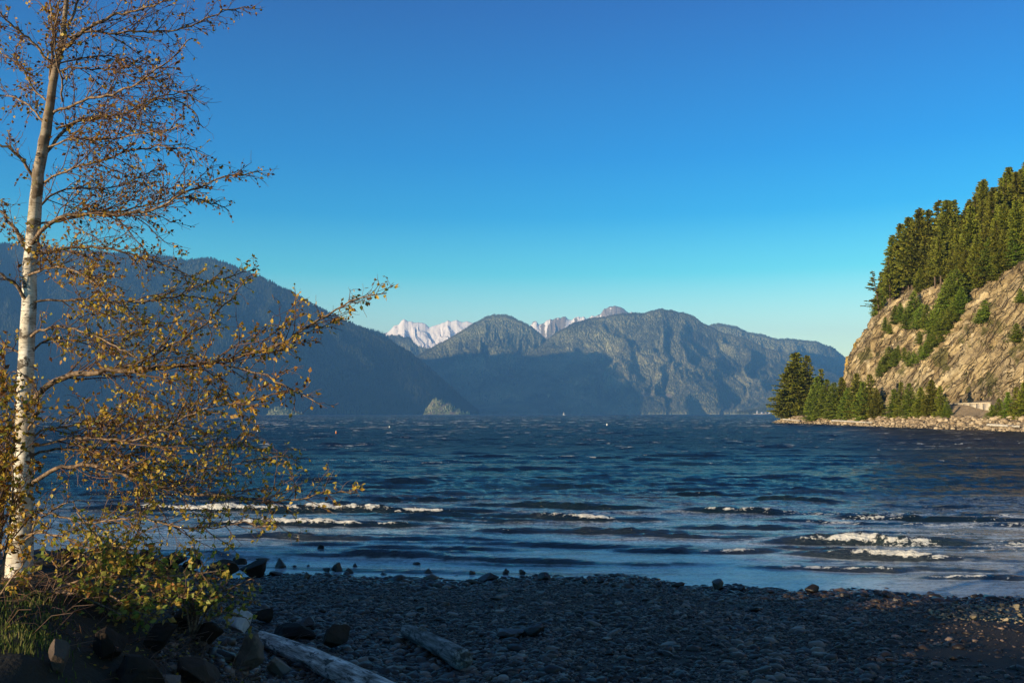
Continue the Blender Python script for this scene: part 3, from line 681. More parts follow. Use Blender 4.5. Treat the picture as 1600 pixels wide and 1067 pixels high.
# trees clinging to the cliff: px, py of the base, height in px, kind, label
CL = [(1368,481,76,'flag','ragged wind-bent conifer leaning out over the left end of the cliff top'),
 (1385,470,88,'tall3','tall thin conifer beside the wind-bent tree at the left end of the cliff top'),
 (1398,462,100,'tall0',None),(1411,456,112,'tall1',None),(1425,452,118,'tall2',None),(1440,447,128,'tall0',None),(1455,440,118,'tall1',None),(1470,432,126,'tall3',None),
 (1484,425,118,'tall2',None),(1500,446,70,'tall2',None),(1512,452,66,'full0',None),(1530,440,80,'tall0',None),(1545,436,86,'full2',None),(1560,420,80,'tall1',None),(1520,425,110,'tall1',None),(1508,440,62,'full0',None),(1518,452,48,'bright0',None),(1524,440,62,'tall2',None),(1533,446,56,'full2',None),(1538,430,74,'tall0',None),(1550,428,64,'bright1',None),(1556,436,50,'full1',None),(1566,428,60,'tall2',None),(1572,420,66,'full0',None),(1582,418,64,'tall1',None),(1588,412,60,'bright0',None),(1490,452,66,'full2',None),(1498,436,84,'tall1',None),(1575,405,90,'tall2',None),(1592,400,95,'tall0',None)]
for px, py, hp, k, lab in CL:
    p = hit(px, py)
    if p is None: p = hit(px+6, py+14)
    if p is None: continue
    plant(k, p.x, p.y, p.z-.6, hp/FPX*p.y, lab or {'tall0':'bare-stemmed','tall1':'narrow','tall2':'full-crowned','tall3':'ragged','full2':'dense','full0':'short broad','full1':'wide','bright0':'bright green','bright1':'bushy bright'}[k]+' conifer rooted on the cliff rim '+('by the right edge of the photo' if px > 1545 else 'above the middle face' if px > 1485 else 'toward its left end'), None if lab else 'conifers on top of the cliff')
LEDGE = [(1386,515,26),(1393,520,24),(1402,505,30),(1410,500,34),(1418,512,30),(1426,500,40),(1431,492,46),(1436,512,34),(1444,508,40),(1452,510,46),(1460,520,44),(1468,516,52),(1474,505,54),(1480,498,62),(1487,490,64),(1493,480,66),
 (1500,470,60),(1472,532,34),(1462,540,32),(1455,548,30),(1450,555,28),(1442,560,26),(1433,566,28),(1424,570,30),(1416,562,26),(1402,570,30),(1392,572,34),(1384,580,30),(1378,586,26),(1406,556,22),(1440,535,24),(1486,512,40),(1496,500,40),(1506,488,44),(1478,520,40)]
for px, py, hp in LEDGE:
    p = hit(px, py)
    if p is None: continue
    kk = rnd.choice(['small0', 'small1', 'bright0'])
    plant(kk, p.x-.6, p.y, p.z-.5, hp*rnd.uniform(.8, 1.0)/FPX*p.y, ('small ' if hp < 36 else 'larger ')+{'small0':'pointed','small1':'bushy','bright0':'slender'}[kk]+' green conifer clinging to the '+('upper' if py < 506 and px > 1420 else 'lower' if py > 540 else 'middle')+' part of the diagonal ledge of the cliff', 'conifers on the cliff ledge', wide=1.15)
for px, py, hp, lab in [(1543,500,34,'lone green bush in the middle of the bare rock face'),(1534,503,22,'smaller bush touching the lone bush on the bare rock face'),(1592,532,30,'green bush at the right edge of the rock face'),(1598,470,22,'small bush high on the rock face at the right edge of the photo')]:
    p = hit(px, py)
    if p is not None: plant('small1', p.x-.6, p.y, p.z-.5, hp/FPX*p.y, lab, wide=1.3)
# trees along the shore: px of trunk, inland distance from shore m, top py, kind, widening, label
SHT = [(1243,7,549,'full1',1.25,'tallest broad dark conifer at the tip of the point'),
 (1232,6,572,'full0',1.1,'dark conifer on the left flank of the tallest tree at the point'),
 (1262,10,554,'full2',1.0,'second tallest conifer standing right behind the tallest one at the tip'),
 (1254,5,575,'full0',1.0,'conifer in front of the two tallest trees at the tip'),
 (1276,11,588,'bright0',1.0,'narrow bright conifer just right of the tall pair at the tip'),
 (1271,5,600,'bright1',1.0,'low bright conifer by the rocks just right of the tall pair'),
 (1283,14,575,'tall3',1.0,'thin conifer rising behind the low bright trees near the tip'),
 (1292,7,592,'bright0',1.1,'bright conifer between the tip group and the cliff foot'),
 (1303,6,596,'bright1',1.0,'bushy yellow-green conifer left of the cliff foot'),
 (1315,9,588,'full0',.9,'dark conifer in front of the left end of the cliff'),
 (1325,7,604,'bright1',1.1,'rounded bright conifer at the left end of the cliff foot'),
 (1338,9,582,'full1',.85,'tall conifer before the left end of the cliff face'),
 (1348,7,596,'bright0',1.1,'bright pointed conifer beside the tall one before the cliff'),
 (1359,9,584,'full2',1.0,'dark pointed conifer in the middle of the shore row'),
 (1369,8,608,'full0',1.1,'last conifer of the left shore row before the gap in the trees'),
 (1396,9,606,'bright1',1.0,'bushy conifer first after the gap in the shore trees'),
 (1408,10,596,'full2',1.0,'pointed conifer after the gap in the shore trees'),
 (1420,9,598,'bright0',1.0,'bright conifer in the middle of the second shore group'),
 (1438,9,604,'full0',1.1,'broad conifer in the middle of the second shore group'),
 (1455,10,592,'full1',1.0,'tallest conifer of the second shore group below the cliff'),
 (1468,10,602,'full2',1.0,'conifer at the right of the second shore group'),
 (1478,9,628,'bright1',1.1,'low yellow-green conifer at the left end of the road wall'),
 (1548,9,632,'small1',1.3,'low green bush at the right end of the road wall'),
 (1560,10,622,'small0',1.3,'small conifer right of the road wall'),
 (1574,11,612,'bright0',1.1,'bright conifer near the right edge of the photo'),
 (1588,10,604,'full2',1.1,'dark conifer close to the right edge of the photo'),
 (1600,10,596,'full1',1.0,'dark conifer cut by the right edge of the photo')]
sxx, syy, SN, _t = resample(SHORE, 3000)
def shore_at(px, inland):
    x = sxx+SN[:,0]*inland; y = syy+SN[:,1]*inland
    q = 800+FPX*x/y; ok = (y > 150) & (y < 476); i = np.argmin(np.where(ok, abs(q-px), 1e9))
    return x[i], y[i]
for px, inl, pyt, k, wd, lab in SHT:
    x, y = shore_at(px, inl)
    if px < 1265: x, y = (px-800)/FPX*(462-inl), 462-inl
    z = float(bench_z(np.array([x]), np.array([y]))[0]); zt = (647-pyt)/FPX*y+CAM_H
    plant(k, x, y, z-.3, zt-z+.3, lab, wide=wd*(.95 if k[:4] != 'tall' else 1))
# road wall and the dark shelter behind it
M_conc = (lambda b: b.done(b.ramp(b.noise(b.coord('Object', (1,1,2)), 1.2, 5, .7), [(.3,(.30,.26,.20)), (.7,(.55,.49,.40))]), .9, b.bump(b.noise(b.coord(), 6, 3), .3, .05)))(NB('concrete'))
def box(mb, c, s, a=.5):
    x, y, z = c; u, v, w_ = s[0]/2, s[1]/2, s[2]/2
    V = [(x+i*u, y+j*v, z+k*w_) for i in (-1,1) for j in (-1,1) for k in (-1,1)]
    F = [(0,1,3),(0,3,2),(4,6,7),(4,7,5),(0,4,5),(0,5,1),(2,3,7),(2,7,6),(0,2,6),(0,6,4),(1,5,7),(1,7,3)]
    mb.add(V, F, a)
wl = empty('retaining_wall', (0,0,0)); tag(wl, 'long low concrete wall beside the road at the foot of the cliff', 'wall')
m = MB(); c2 = MB(); p0 = np.array([139.5, 305.0]); p1 = np.array([135.5, 262.0])
for i in range(9):
    a = p0+(p1-p0)*i/9; b_ = p0+(p1-p0)*(i+1)/9-(p1-p0)*.004; zc = 7.3
    m.add([(a[0]-.3,a[1],5),(a[0]+.3,a[1],5),(a[0]+.3,a[1],zc),(a[0]-.3,a[1],zc),(b_[0]-.3,b_[1],5),(b_[0]+.3,b_[1],5),(b_[0]+.3,b_[1],zc),(b_[0]-.3,b_[1],zc)],
          [(0,3,2),(0,2,1),(4,5,6),(4,6,7),(0,4,7),(0,7,3),(1,2,6),(1,6,5),(3,7,6),(3,6,2)])
m.build('wall_panel', M_conc, wl, False)
for a, b_ in ((p0, p1),):
    zc = 7.3
    c2.add([(a[0]-.45,a[1],zc+.002),(a[0]+.45,a[1],zc+.002),(a[0]+.45,a[1],zc+.3),(a[0]-.45,a[1],zc+.3),(b_[0]-.45,b_[1],zc+.002),(b_[0]+.45,b_[1],zc+.002),(b_[0]+.45,b_[1],zc+.3),(b_[0]-.45,b_[1],zc+.3)],
          [(0,3,2),(0,2,1),(4,5,6),(4,6,7),(0,4,7),(0,7,3),(1,2,6),(1,6,5),(3,7,6),(3,6,2),(0,1,5),(0,5,4)])
c2.build('wall_cap', M_conc, wl, False)
# ------------------------------------------------------------ near shore: beach, bank and an unseen rise added and shaped to shade them
TOE = np.array([(2.5,-20),(-.2,0),(-1.6,7),(-2.6,10.7),(-4.3,15.4),(-6.3,22.0),(-8.5,26),(-13,30),(-40,38)], float)
def ground_z(x, y):
    zb = (WL(x)-y)*.085
    zb = np.where(zb > 0, np.minimum(zb, 2.2+.02*zb), zb*1.3)
    zb = zb+.05*(fbm(x*.6, y*.6, 0.0, 3, 401)-.5)+.06*(fbm(x*.2, y*.25, 0.0, 2, 402)-.5)
    d = dist_line(x, y, TOE)*-1                      # + inside the bank (left of the toe line)
    top = np.interp(y, [-40,11,13.5,17,24,30,45], [2.45,2.40,1.75,1.15,.55,-.2,-1.0])
    k = sstep(-.3, 2.3, d)
    z = zb*(1-k)+np.maximum(top, zb)*k
    z = z+k*(1-sstep(.0, 1., d-3.5))*.25*(fbm(x*1.1, y*1.1, 0.0, 3, 403)-.5)*2
    s = .799*x+.602*y; l = -.602*x+.799*y
    H = np.interp(l, [-20,-8,0,5,7.5,8.7,9.4,10.5,12,12.6,14.5,16,20,27,30,36,60], [9,9,8.4,7.6,7.15,6.85,6.85,6.45,6.62,7.1,7.55,7.7,7.7,7.5,5.2,4.6,4.2])  # heights of the unseen ridge, shaped to set where its shade ends
    H = H+.28*(fbm(l*.55, s*0, 0.0, 3, 404)-.5)*2*0.6
    r = np.exp(-((s+30)/4.5)**2)
    z = z*(1-r)+(H-.35)*r+sstep(-33, -45, s)*0
    return z
def mat_beach():
    b = NB('beach_ground'); v = b.coord(); n = b.noise(v, .6, 4, .6); n2 = b.noise(v, 22, 4, .7); vo = b.voro(v, 26)
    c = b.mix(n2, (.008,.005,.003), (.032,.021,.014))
    c = b.mix(b.math('MULTIPLY', b.step(n, .4, .65), .4), c, (.020,.017,.017))
    z = sepz(b, v)
    up = b.step(z, 1.45, 2.3)
    c = b.mix(up, c, b.mix(b.noise(v, 3, 4, .7), (.010,.008,.005), (.030,.025,.013)))
    return b.done(c, b.math('MULTIPLY_ADD', b.step(z, .1, .5), .35, .45), b.bump(b.math('ADD', b.math('MULTIPLY', vo, -.5), n2), .7, .03), spec=.4)
gx = np.r_[np.linspace(-75, -14, 110), np.linspace(-13.8, 17, 420), np.linspace(17.5, 60, 60)]
gy = np.r_[np.linspace(-45, 3, 90), np.linspace(3.1, 28, 400), np.linspace(28.3, 48, 50)]
GX, GY = np.meshgrid(gx, gy, indexing='ij')
gnd = mesh_np('beach', np.stack([GX, GY, ground_z(GX, GY)], -1).reshape(-1, 3), grid_faces(*GX.shape), mat_beach())
tag(gnd, 'dark shingle beach and earth bank in the foreground', 'beach', kind='structure')

def mat_cobble(name, cols, sc=1.0, spec=.45, rough=.5):
    b = NB(name); v = b.coord(); n = b.noise(v, 5, 5, .7, .4); n2 = b.noise(v, 40, 4, .7); t = b.attr('tint')
    c = b.ramp(b.math('ADD', b.math('MULTIPLY', n, .3), b.math('MULTIPLY', t, .7)), [(.12+.80*i/(len(cols)-1), q) for i, q in enumerate(cols)])
    c = b.mix(b.math('MULTIPLY', b.step(n2, .45, .7), .35), c, tuple(q*.4 for q in cols[0]))
    wet = b.math('SUBTRACT', 1, b.step(b.math('ADD', sepz(b, v), b.math('MULTIPLY', b.noise(v, .7, 3), .16)), .14, .34))
    c = b.mix(b.math('MULTIPLY', wet, .72), c, (.004,.003,.0025))
    return b.done(c, b.math('MULTIPLY_ADD', wet, -.25, rough), b.bump(b.math('ADD', n, b.math('MULTIPLY', n2, .4)), .6, .02), spec=spec)
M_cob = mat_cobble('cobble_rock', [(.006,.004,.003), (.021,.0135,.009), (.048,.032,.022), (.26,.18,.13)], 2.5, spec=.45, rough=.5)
def _x(): pass
def cobbles():
    r = np.random.default_rng(55)
    n = 130000
    y = r.uniform(8.5, 25.0, n); x = r.uniform(-.52, .66, n)*y
    d = dist_line(x, y, TOE)
    e = WL(x)-y
    sand = sstep(.39, .50, x/y+.10*(fbm(x*.5, y*.5, 0.0, 3, 410)-.5)*2)*(1-sstep(19.8, 20.6, y))
    dens = (1-.88*sand)*(.35+.75*sstep(.35, .6, fbm(x*.8, y*.8, 0.0, 3, 411)))
    ok = (d > -1.2) & (e > -.55*r.random(n)**2*1.5) & (r.random(n) < dens)
    x, y, e = x[ok], y[ok], e[ok]; n = len(x)
    rad = np.clip(r.lognormal(-3.32, .50, n), .018, .17)*(.85+.5*sstep(2.2, 0, e))*(.8+.5*sstep(.35, .7, fbm(x*.35, y*.35, 0.0, 2, 412)))
    z = ground_z(x, y)+rad*.12
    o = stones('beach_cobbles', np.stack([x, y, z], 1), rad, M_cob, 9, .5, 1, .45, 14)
    for p in o.data.polygons: break
    o.data.polygons.foreach_set('use_smooth', np.ones(len(o.data.polygons), bool))
    tag(o, 'dark wet cobbles covering the beach', 'cobbles', kind='stuff')
    m = 1300; y = r.uniform(9, 24.3, m); x = r.uniform(-.45, .6, m)*y; ok = (dist_line(x, y, TOE) > -.8) & (WL(x)-y > -.2) & ((x/y < .42) | (y > 20)); x, y = x[ok], y[ok]
    rad = r.uniform(.05, .12, len(x))
    m = 330; x2 = r.uniform(-6.5, 16, m); y2 = WL(x2)+.25-r.uniform(-1, 1, m)*r.random(m)*1.1; x = np.r_[x, x2]; y = np.r_[y, y2]; rad = np.r_[rad, r.uniform(.05, .15, m)]
    o = stones('beach_cobbles', np.stack([x, y, ground_z(x, y)+rad*.1], 1), rad, M_cob, 19, .5, 2, .45, 10)
    tag(o, 'larger dark cobbles among the beach shingle', 'cobbles', kind='stuff')
cobbles()

M_bould = mat_rock('boulder_rock', [(.008,.005,.003), (.022,.014,.009), (.05,.034,.023)], .8)
M_pale = mat_rock('pale_boulder_rock', [(.45,.42,.40), (.70,.66,.62), (.88,.84,.80)], .9)
M_grey = mat_rock('grey_boulder_rock', [(.06,.046,.038), (.13,.10,.082), (.21,.17,.14)], .8)
M_wet = mat_rock('wet_rock', [(.008,.006,.005), (.022,.016,.013), (.05,.036,.028)], 1.5, spec=.5, rough=.4)
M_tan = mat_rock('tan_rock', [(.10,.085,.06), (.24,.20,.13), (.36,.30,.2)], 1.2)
def boulder(px, py, wpx, hpx, mat, label, seed, cat='boulder', name='boulder', group=None, rot=None, depth=1.0, tilt=(0,0), zf=None, up=0.0, y=None):
    """px,py = middle of the foot of the rock in the photograph, on the ground there"""
    if y is not None: X = (px-800)/FPX*y*1.0; p = P(px, py, y)
    elif zf is not None: p = PG(px, py, zf)
    else: p = PGs(px, py, ground_z)
    sc = math.hypot(p[0], p[1])/FPX
    V, F = rock_verts(5 if wpx > 30 else 3, seed, 1.0, .42, 16, .35, .75, .05)
    a, c = wpx*sc/2, hpx*sc/2*1.1
    V = V*np.array([a, a*depth*1.0, c])
    rt = np.array(__import__('mathutils').Euler((tilt[0], tilt[1], 0)).to_matrix()); V = V@rt.T
    V[:,2] += c*.70
    me = mesh_np(name, V, F, mat, smooth=wpx < 14, fattrs={'tint': np.full(len(F), (seed*37 % 100)/100.)})
    me.location = (p[0], p[1]+a*depth*.5, p[2]+up)
    tag(me, label, cat, group)
    return me
B = boulder
B(366,1000,62,62,M_pale,'pale bluish white boulder at the foot of the shrub left of the long log',11)
B(388,1058,62,72,M_grey,'long smooth grey slab leaning down beside the pale boulder',12,tilt=(0,.75),depth=.9)
B(432,1062,46,44,M_grey,'blunt grey boulder tucked under the upper end of the long log',13)
B(88,1058,34,64,M_grey,'narrow upright grey stone at the lower left edge of the rocks',14,tilt=(.1,.15))
B(205,1086,120,64,M_bould,'broad dark rounded boulder at the bottom edge left of centre of the bank',15)
B(302,1072,96,52,M_bould,'dark boulder with a flat top between the broad rounded boulder and the grey slab',16,tilt=(0,.2))
B(160,1042,70,52,M_bould,'dark boulder right of the narrow upright stone',17)
B(258,1085,50,34,M_grey,'small grey boulder at the bottom edge between two broad dark ones',18)
B(240,1020,80,46,M_bould,'dark boulder half hidden below the leaning shrub branches',19)
B(318,1014,66,40,M_bould,'dark lumpy boulder just left of the pale bluish boulder',20)
B(280,985,60,34,M_bould,'dark boulder under the right side of the shrub',34)
B(518,1020,74,44,M_bould,'dark angular boulder standing alone on the beach behind the long log',21,depth=.8)
B(452,1004,74,28,M_bould,'low dark flat boulder left of the lone angular one on the beach',22)
B(412,978,44,28,M_bould,'small dark rock against the right edge of the shrub',23)
B(474,985,40,20,M_wet,'low dark stone behind the flat boulder on the beach',36)
B(792,998,62,22,M_wet,'dark flat rock on the open beach, left one of a touching pair',24,depth=.6)
B(836,995,54,22,M_wet,'dark tilted slab on the open beach, right one of a touching pair',25,tilt=(0,-.4),depth=.5)
# rocks of the bank at the water's edge
for i, (px, py, w_, h_, lab) in enumerate([(395,905,60,30,'dark rock at the right end of the bank where it meets the water'),(370,897,34,36,'upright dark rock standing at the water edge behind the shrub'),
    (335,906,60,30,'wide dark rock at the water edge behind the shrub top'),(300,892,44,26,'dark rock on the bank in front of the birch side water'),(262,893,46,30,'rounded dark rock showing above the middle of the shrub'),
    (222,886,40,26,'dark rock behind the upper left shrub branches'),(180,882,50,28,'dark rock between the birch trunk and the shrub top'),(140,878,44,26,'greyish rock just right of the birch foot by the water'),(100,884,40,30,'dark rock close behind the foot of the birch')]):
    B(px,py,w_,h_,M_bould if i != 7 else M_grey,lab,41+i,name='shore_rock',cat='rock')
WR = [(500,861,15,10,'lone dark stone standing furthest out in the shallow water'),(437,888,14,12,'dark stone in the shallows nearest the right end of the bank'),(408,876,16,6,'low flat stone in the shallows off the end of the bank'),
 (460,887,8,5,None),(481,886,8,5,None),(525,893,16,11,'dark rounded stone with a smaller one touching its left side at the water edge'),(511,893,13,6,'small flat stone touching the dark rounded stone at the water edge'),(545,896,16,7,'flat dark stone right of the touching pair at the water edge'),
 (554,887,9,7,None),(430,901,24,7,'long low stone at the water edge right of the bank'),(478,905,14,8,None),(541,902,12,8,None),(598,903,14,8,None),(652,882,14,5,'thin flat stone out in the shallows left of centre'),(633,893,8,4,None),(668,902,14,10,'pointed dark stone at the water edge left of the picture centre'),
 (711,906,9,6,None),(722,903,14,8,None),(738,897,12,6,None),(766,910,30,12,'broad dark stone at the water edge nearest the centre of the photo'),(790,897,12,8,'dark stone in the shallows just above the broad stone near the centre'),(816,898,12,9,'round dark stone in the shallows right of the broad stone near the centre'),(851,909,22,10,'wide dark stone at the water edge just right of the centre'),
 (884,912,10,6,None),(912,913,12,7,None),(940,912,14,7,None),(985,917,12,7,None),(1030,918,12,7,None),(1064,920,20,9,'broad dark stone at the water edge right of centre'),(1125,923,22,14,'tall dark stone at the water edge right of centre'),(1160,925,12,7,None),(1205,928,12,6,None),
 (1270,929,20,10,'dark squarish stone at the water edge in the right half'),(1322,936,18,9,'flattened dark stone at the water edge right of the squarish one'),(1290,935,10,5,None),(1352,935,12,7,None),(1372,934,10,7,None),(1388,936,12,8,None),(1402,942,10,6,None),(1456,935,17,9,'greenish dark stone at the water edge near the right side'),(1482,936,8,4,None),(1522,936,11,6,None)]
for i, (px, py, w_, h_, lab) in enumerate(WR):
    z0 = 0 if py < 900 else None
    B(px,py,w_*1.35,h_*1.6,M_wet,lab or 'small dark stone at the water edge '+('near the left bank' if px < 560 else 'left of the photo centre' if px < 760 else 'right of the photo centre' if px < 1250 else 'in the right part of the photo'),60+i,name='wet_stone',cat='stone',group=None if lab else 'small stones along the water edge',zf=z0,depth=.8,up=-.03 if z0 == 0 else 0)
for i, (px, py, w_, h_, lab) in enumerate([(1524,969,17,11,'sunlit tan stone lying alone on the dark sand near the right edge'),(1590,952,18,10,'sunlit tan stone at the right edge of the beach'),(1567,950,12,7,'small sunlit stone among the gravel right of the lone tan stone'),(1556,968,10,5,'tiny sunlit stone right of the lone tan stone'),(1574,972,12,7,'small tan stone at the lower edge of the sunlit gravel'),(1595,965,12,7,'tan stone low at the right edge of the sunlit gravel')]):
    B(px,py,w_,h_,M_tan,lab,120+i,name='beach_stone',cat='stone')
# rocks and small gravel where the sun reaches the beach
r_ = np.random.default_rng(5); n = 420; yy_ = r_.uniform(17.4, 20.4, n); xx_ = (r_.uniform(1440, 1640, n)-800)/FPX*yy_
ok = WL(xx_)-yy_ > .2; xx_, yy_ = xx_[ok], yy_[ok]
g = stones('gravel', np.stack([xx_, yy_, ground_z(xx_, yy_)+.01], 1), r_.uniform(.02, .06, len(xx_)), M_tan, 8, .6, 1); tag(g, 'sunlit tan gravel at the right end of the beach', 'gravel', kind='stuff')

# ------------------------------------------------------------ driftwood
def mat_wood(name, dark=1.0):
    b = NB(name); v = b.coord('Object', (.35, 3, 3)); n = b.noise(v, 5, 6, .7, .4); n2 = b.noise(b.coord('Object', (.5,1.4,1.4)), 6.5, 5, .7, .5); n3 = b.noise(b.coord('Object', (.2,5,5)), 9, 3, .6)
    c = b.ramp(n, [(.36, tuple(q*dark for q in (.10,.09,.075))), (.5, tuple(q*dark for q in (.38,.36,.32))), (.62, tuple(q*dark for q in (.68,.66,.60)))])
    c = b.mix(b.math('MULTIPLY', b.step(n2, .54, .62), .85), c, (.045,.038,.03))
    c = b.mix(b.math('MULTIPLY', b.step(n3, .55, .68), .6), c, (.05,.042,.035))
    return b.done(c, .8, b.bump(b.math('ADD', n, n3), .7, .02), spec=.3)
def log(a, c, r0, r1, mat, label, seed, bend=.05, name='driftwood_log'):
    a = Vector(a); c = Vector(c); L = (c-a).length; n = 90; k = 28
    r = np.random.default_rng(seed); t = np.linspace(0, 1, n); th = np.arange(k)*2*np.pi/k
    T, TH = np.meshgrid(t, th, indexing='ij')
    rad = (r0+(r1-r0)*T)*(1+.10*(fbm(np.cos(TH)*1.2+5, T*5, np.sin(TH)*1.2+3, 3, seed)-.5)*2+.035*(fbm(np.cos(TH)*5, T*L*2, np.sin(TH)*5, 2, seed+2)-.5)*2)
    endr = np.minimum(1, np.sqrt(np.clip(np.minimum(T, 1-T)*L/(r0*.55), 0.0, 1)))*.75+.25
    endr = np.where((T == 0) | (T == 1), 0.02, endr)
    rad = rad*endr
    X = T*L+.03*(fbm(np.cos(TH)*2, np.sin(TH)*2, 0.0, 2, seed)-.5)*np.where((T < .02) | (T > .98), 3, 0)
    Y = rad*np.cos(TH)+bend*np.sin(T*3.1); Z = rad*np.sin(TH)+bend*.4*np.sin(T*4+1)
    V = np.stack([X, Y, Z], -1).reshape(-1, 3); i = np.arange(n-1)[:,None]*k+np.arange(k); j = np.arange(n-1)[:,None]*k+(np.arange(k)+1)%k
    F = np.stack([i.ravel(), j.ravel(), (j+k).ravel(), (i+k).ravel()], 1)
    o = mesh_np(name, V, F, mat); o.location = a; o.rotation_euler = (c-a).to_track_quat('X', 'Z').to_euler(); tag(o, label, 'driftwood')
    # knots: stubs where branches broke off
    return o
def gp(px, py, up): 
    p = PGs(px, py, ground_z); return (p[0], p[1], p[2]+up)
M_log = mat_wood('weathered_wood', 1.35); M_log2 = mat_wood('damp_wood', .5)
la = gp(406, 1012, .12); lb = gp(648, 1122, .10)
log(la, lb, .105, .175, M_log, 'long pale weathered driftwood log running out of the bottom of the photo', 3, .05)
l2 = log(gp(634, 1002, .15), gp(724, 1050, .16), .10, .14, M_log2, 'short darker driftwood log lying alone on the beach', 8, .03)
for t_, a_ in ((.75,.9),(.88,1.2),(1.0,.7)):
    mk = MB(); mk.tube([(t_*.9,.0,.09),(t_*.9+.03,.03,.155)], [.03,.014], 6); mk.build('branch_stub', M_log2, l2)
for i, (px, py, ln, lab) in enumerate([(1298,663.5,62,'thin pale driftwood log lying along the far shore stones'),(1222,662,26,'short driftwood log near the tip of the point'),(1540,668,50,'grey driftwood log on the far shore stones near the right edge')]):
    x, y = shore_at(px, 3.0); x2, y2 = shore_at(px+ln, 2.6)
    z1 = float(bench_z(np.array([x]), np.array([y]))[0])+.8; z2 = float(bench_z(np.array([x2]), np.array([y2]))[0])+.8
    log((x,y,z1), (x2,y2,z2), .35, .2, M_log, lab, 20+i, .2)

# ------------------------------------------------------------ grass on the bank
def grass():
    r = np.random.default_rng(66); n = 14000; y = r.uniform(5.0, 9.6, n); x = -y*r.uniform(.40, .68, n)
    ok = ((fbm(x*1.2, y*1.2, 0.0, 3, 501)*.22+r.normal(0, .02, n)) > (x/y+.525)+.10) & (y > 7.0); ok &= dist_line(x, y, TOE) < -.9; x, y = x[ok], y[ok]; n = len(x)
    z = ground_z(x, y); h = r.uniform(.02, .08, n); a = r.uniform(0, 6.28, n); b2 = r.uniform(0, 6.28, n); wv = .005
    V = np.zeros((n, 5, 3)); dx, dy = np.cos(a)*wv, np.sin(a)*wv; bx, by = np.cos(b2)*h*.35, np.sin(b2)*h*.35
    V[:,0] = np.stack([x-dx, y-dy, z-.01], 1); V[:,1] = np.stack([x+dx, y+dy, z-.01], 1)
    V[:,2] = np.stack([x-dx*.7+bx*.35, y-dy*.7+by*.35, z+h*.6], 1); V[:,3] = np.stack([x+dx*.7+bx*.35, y+dy*.7+by*.35, z+h*.6], 1); V[:,4] = np.stack([x+bx, y+by, z+h], 1)
    base = np.arange(n)[:,None]*5; F = np.concatenate([base+np.array([[0,1,3]]), base+np.array([[0,3,2]]), base+np.array([[2,3,4]])])
    o = mesh_np('grass', V.reshape(-1, 3), F, mat_fol('grass_blades', [(.03,.05,.01), (.07,.11,.02), (.13,.15,.03), (.20,.17,.07)], trans=.3), fattrs={'tint': np.tile(r.uniform(0, 1, n), 3)})
    tag(o, 'green grass on the bank at the lower left', 'grass', kind='stuff')
grass()
def litter():
    r = np.random.default_rng(88); n = 2600; y = r.uniform(7.5, 14, n); x = -y*r.uniform(.22, .62, n); ok = dist_line(x, y, TOE) < .6; x, y = x[ok], y[ok]; n = len(x)
    z = ground_z(x, y)+.012; V, F, T = leaf_batch(r, np.stack([x, y, z], 1), np.stack([np.cos(x*99), np.sin(x*99), x*0], 1)*1.5, .05, r.uniform(0, 1, n), 0.)
    V[:,2] = np.maximum(V[:,2], np.repeat(z, 6)-.005)
    o = mesh_np('leaf_litter', V, F, M_bleaf, smooth=False, fattrs={'tint': T}); tag(o, 'fallen leaves scattered over the earth bank', 'fallen leaves', kind='stuff')
    n = 900; y = r.uniform(7.5, 13.5, n); x = -y*r.uniform(.20, .60, n); m = MB()
    for a, c in zip(x, y):
        if float(dist_line(np.array([a]), np.array([c]), TOE)[0]) > .8: continue
        z0 = float(ground_z(np.array([a]), np.array([c]))[0]); t = r.uniform(0, 6.28); L = r.uniform(.1, .45); h = r.uniform(.0, .22)
        m.tube([(a, c, z0), (a+math.cos(t)*L*.5, c+math.sin(t)*L*.5, z0+h*.8+.01), (a+math.cos(t)*L, c+math.sin(t)*L, z0+h)], [.004, .003, .002], 3, r.random(), cap=False)
    o = m.build('dry_stalks', M_twig); tag(o, 'dry twigs and dead stalks on the earth bank', 'dead stalks', kind='stuff')
# ------------------------------------------------------------ the birch and the shrub
def mat_leaf(name, cols, trans=.35):
    b = NB(name); t = b.attr('tint')
    c = b.ramp(t, [(i/(len(cols)-1), q) for i, q in enumerate(cols)])
    b.done(c, .55, spec=.35)
    tr = b.n('ShaderNodeBsdfTranslucent'); b.t.links.new(c, tr.inputs[0]); ms = b.n('ShaderNodeMixShader'); ms.inputs[0].default_value = trans
    b.t.links.new(b.b.outputs[0], ms.inputs[1]); b.t.links.new(tr.outputs[0], ms.inputs[2]); b.t.links.new(ms.outputs[0], b.out.inputs[0])
    return b.m
M_bleaf = mat_leaf('birch_leaf', [(.14,.055,.015), (.30,.15,.022), (.42,.27,.03), (.50,.38,.05), (.28,.28,.04), (.12,.15,.025)])
M_sleaf = mat_leaf('shrub_leaf', [(.30,.12,.03), (.38,.26,.05), (.30,.28,.05), (.20,.25,.04), (.11,.17,.03)])
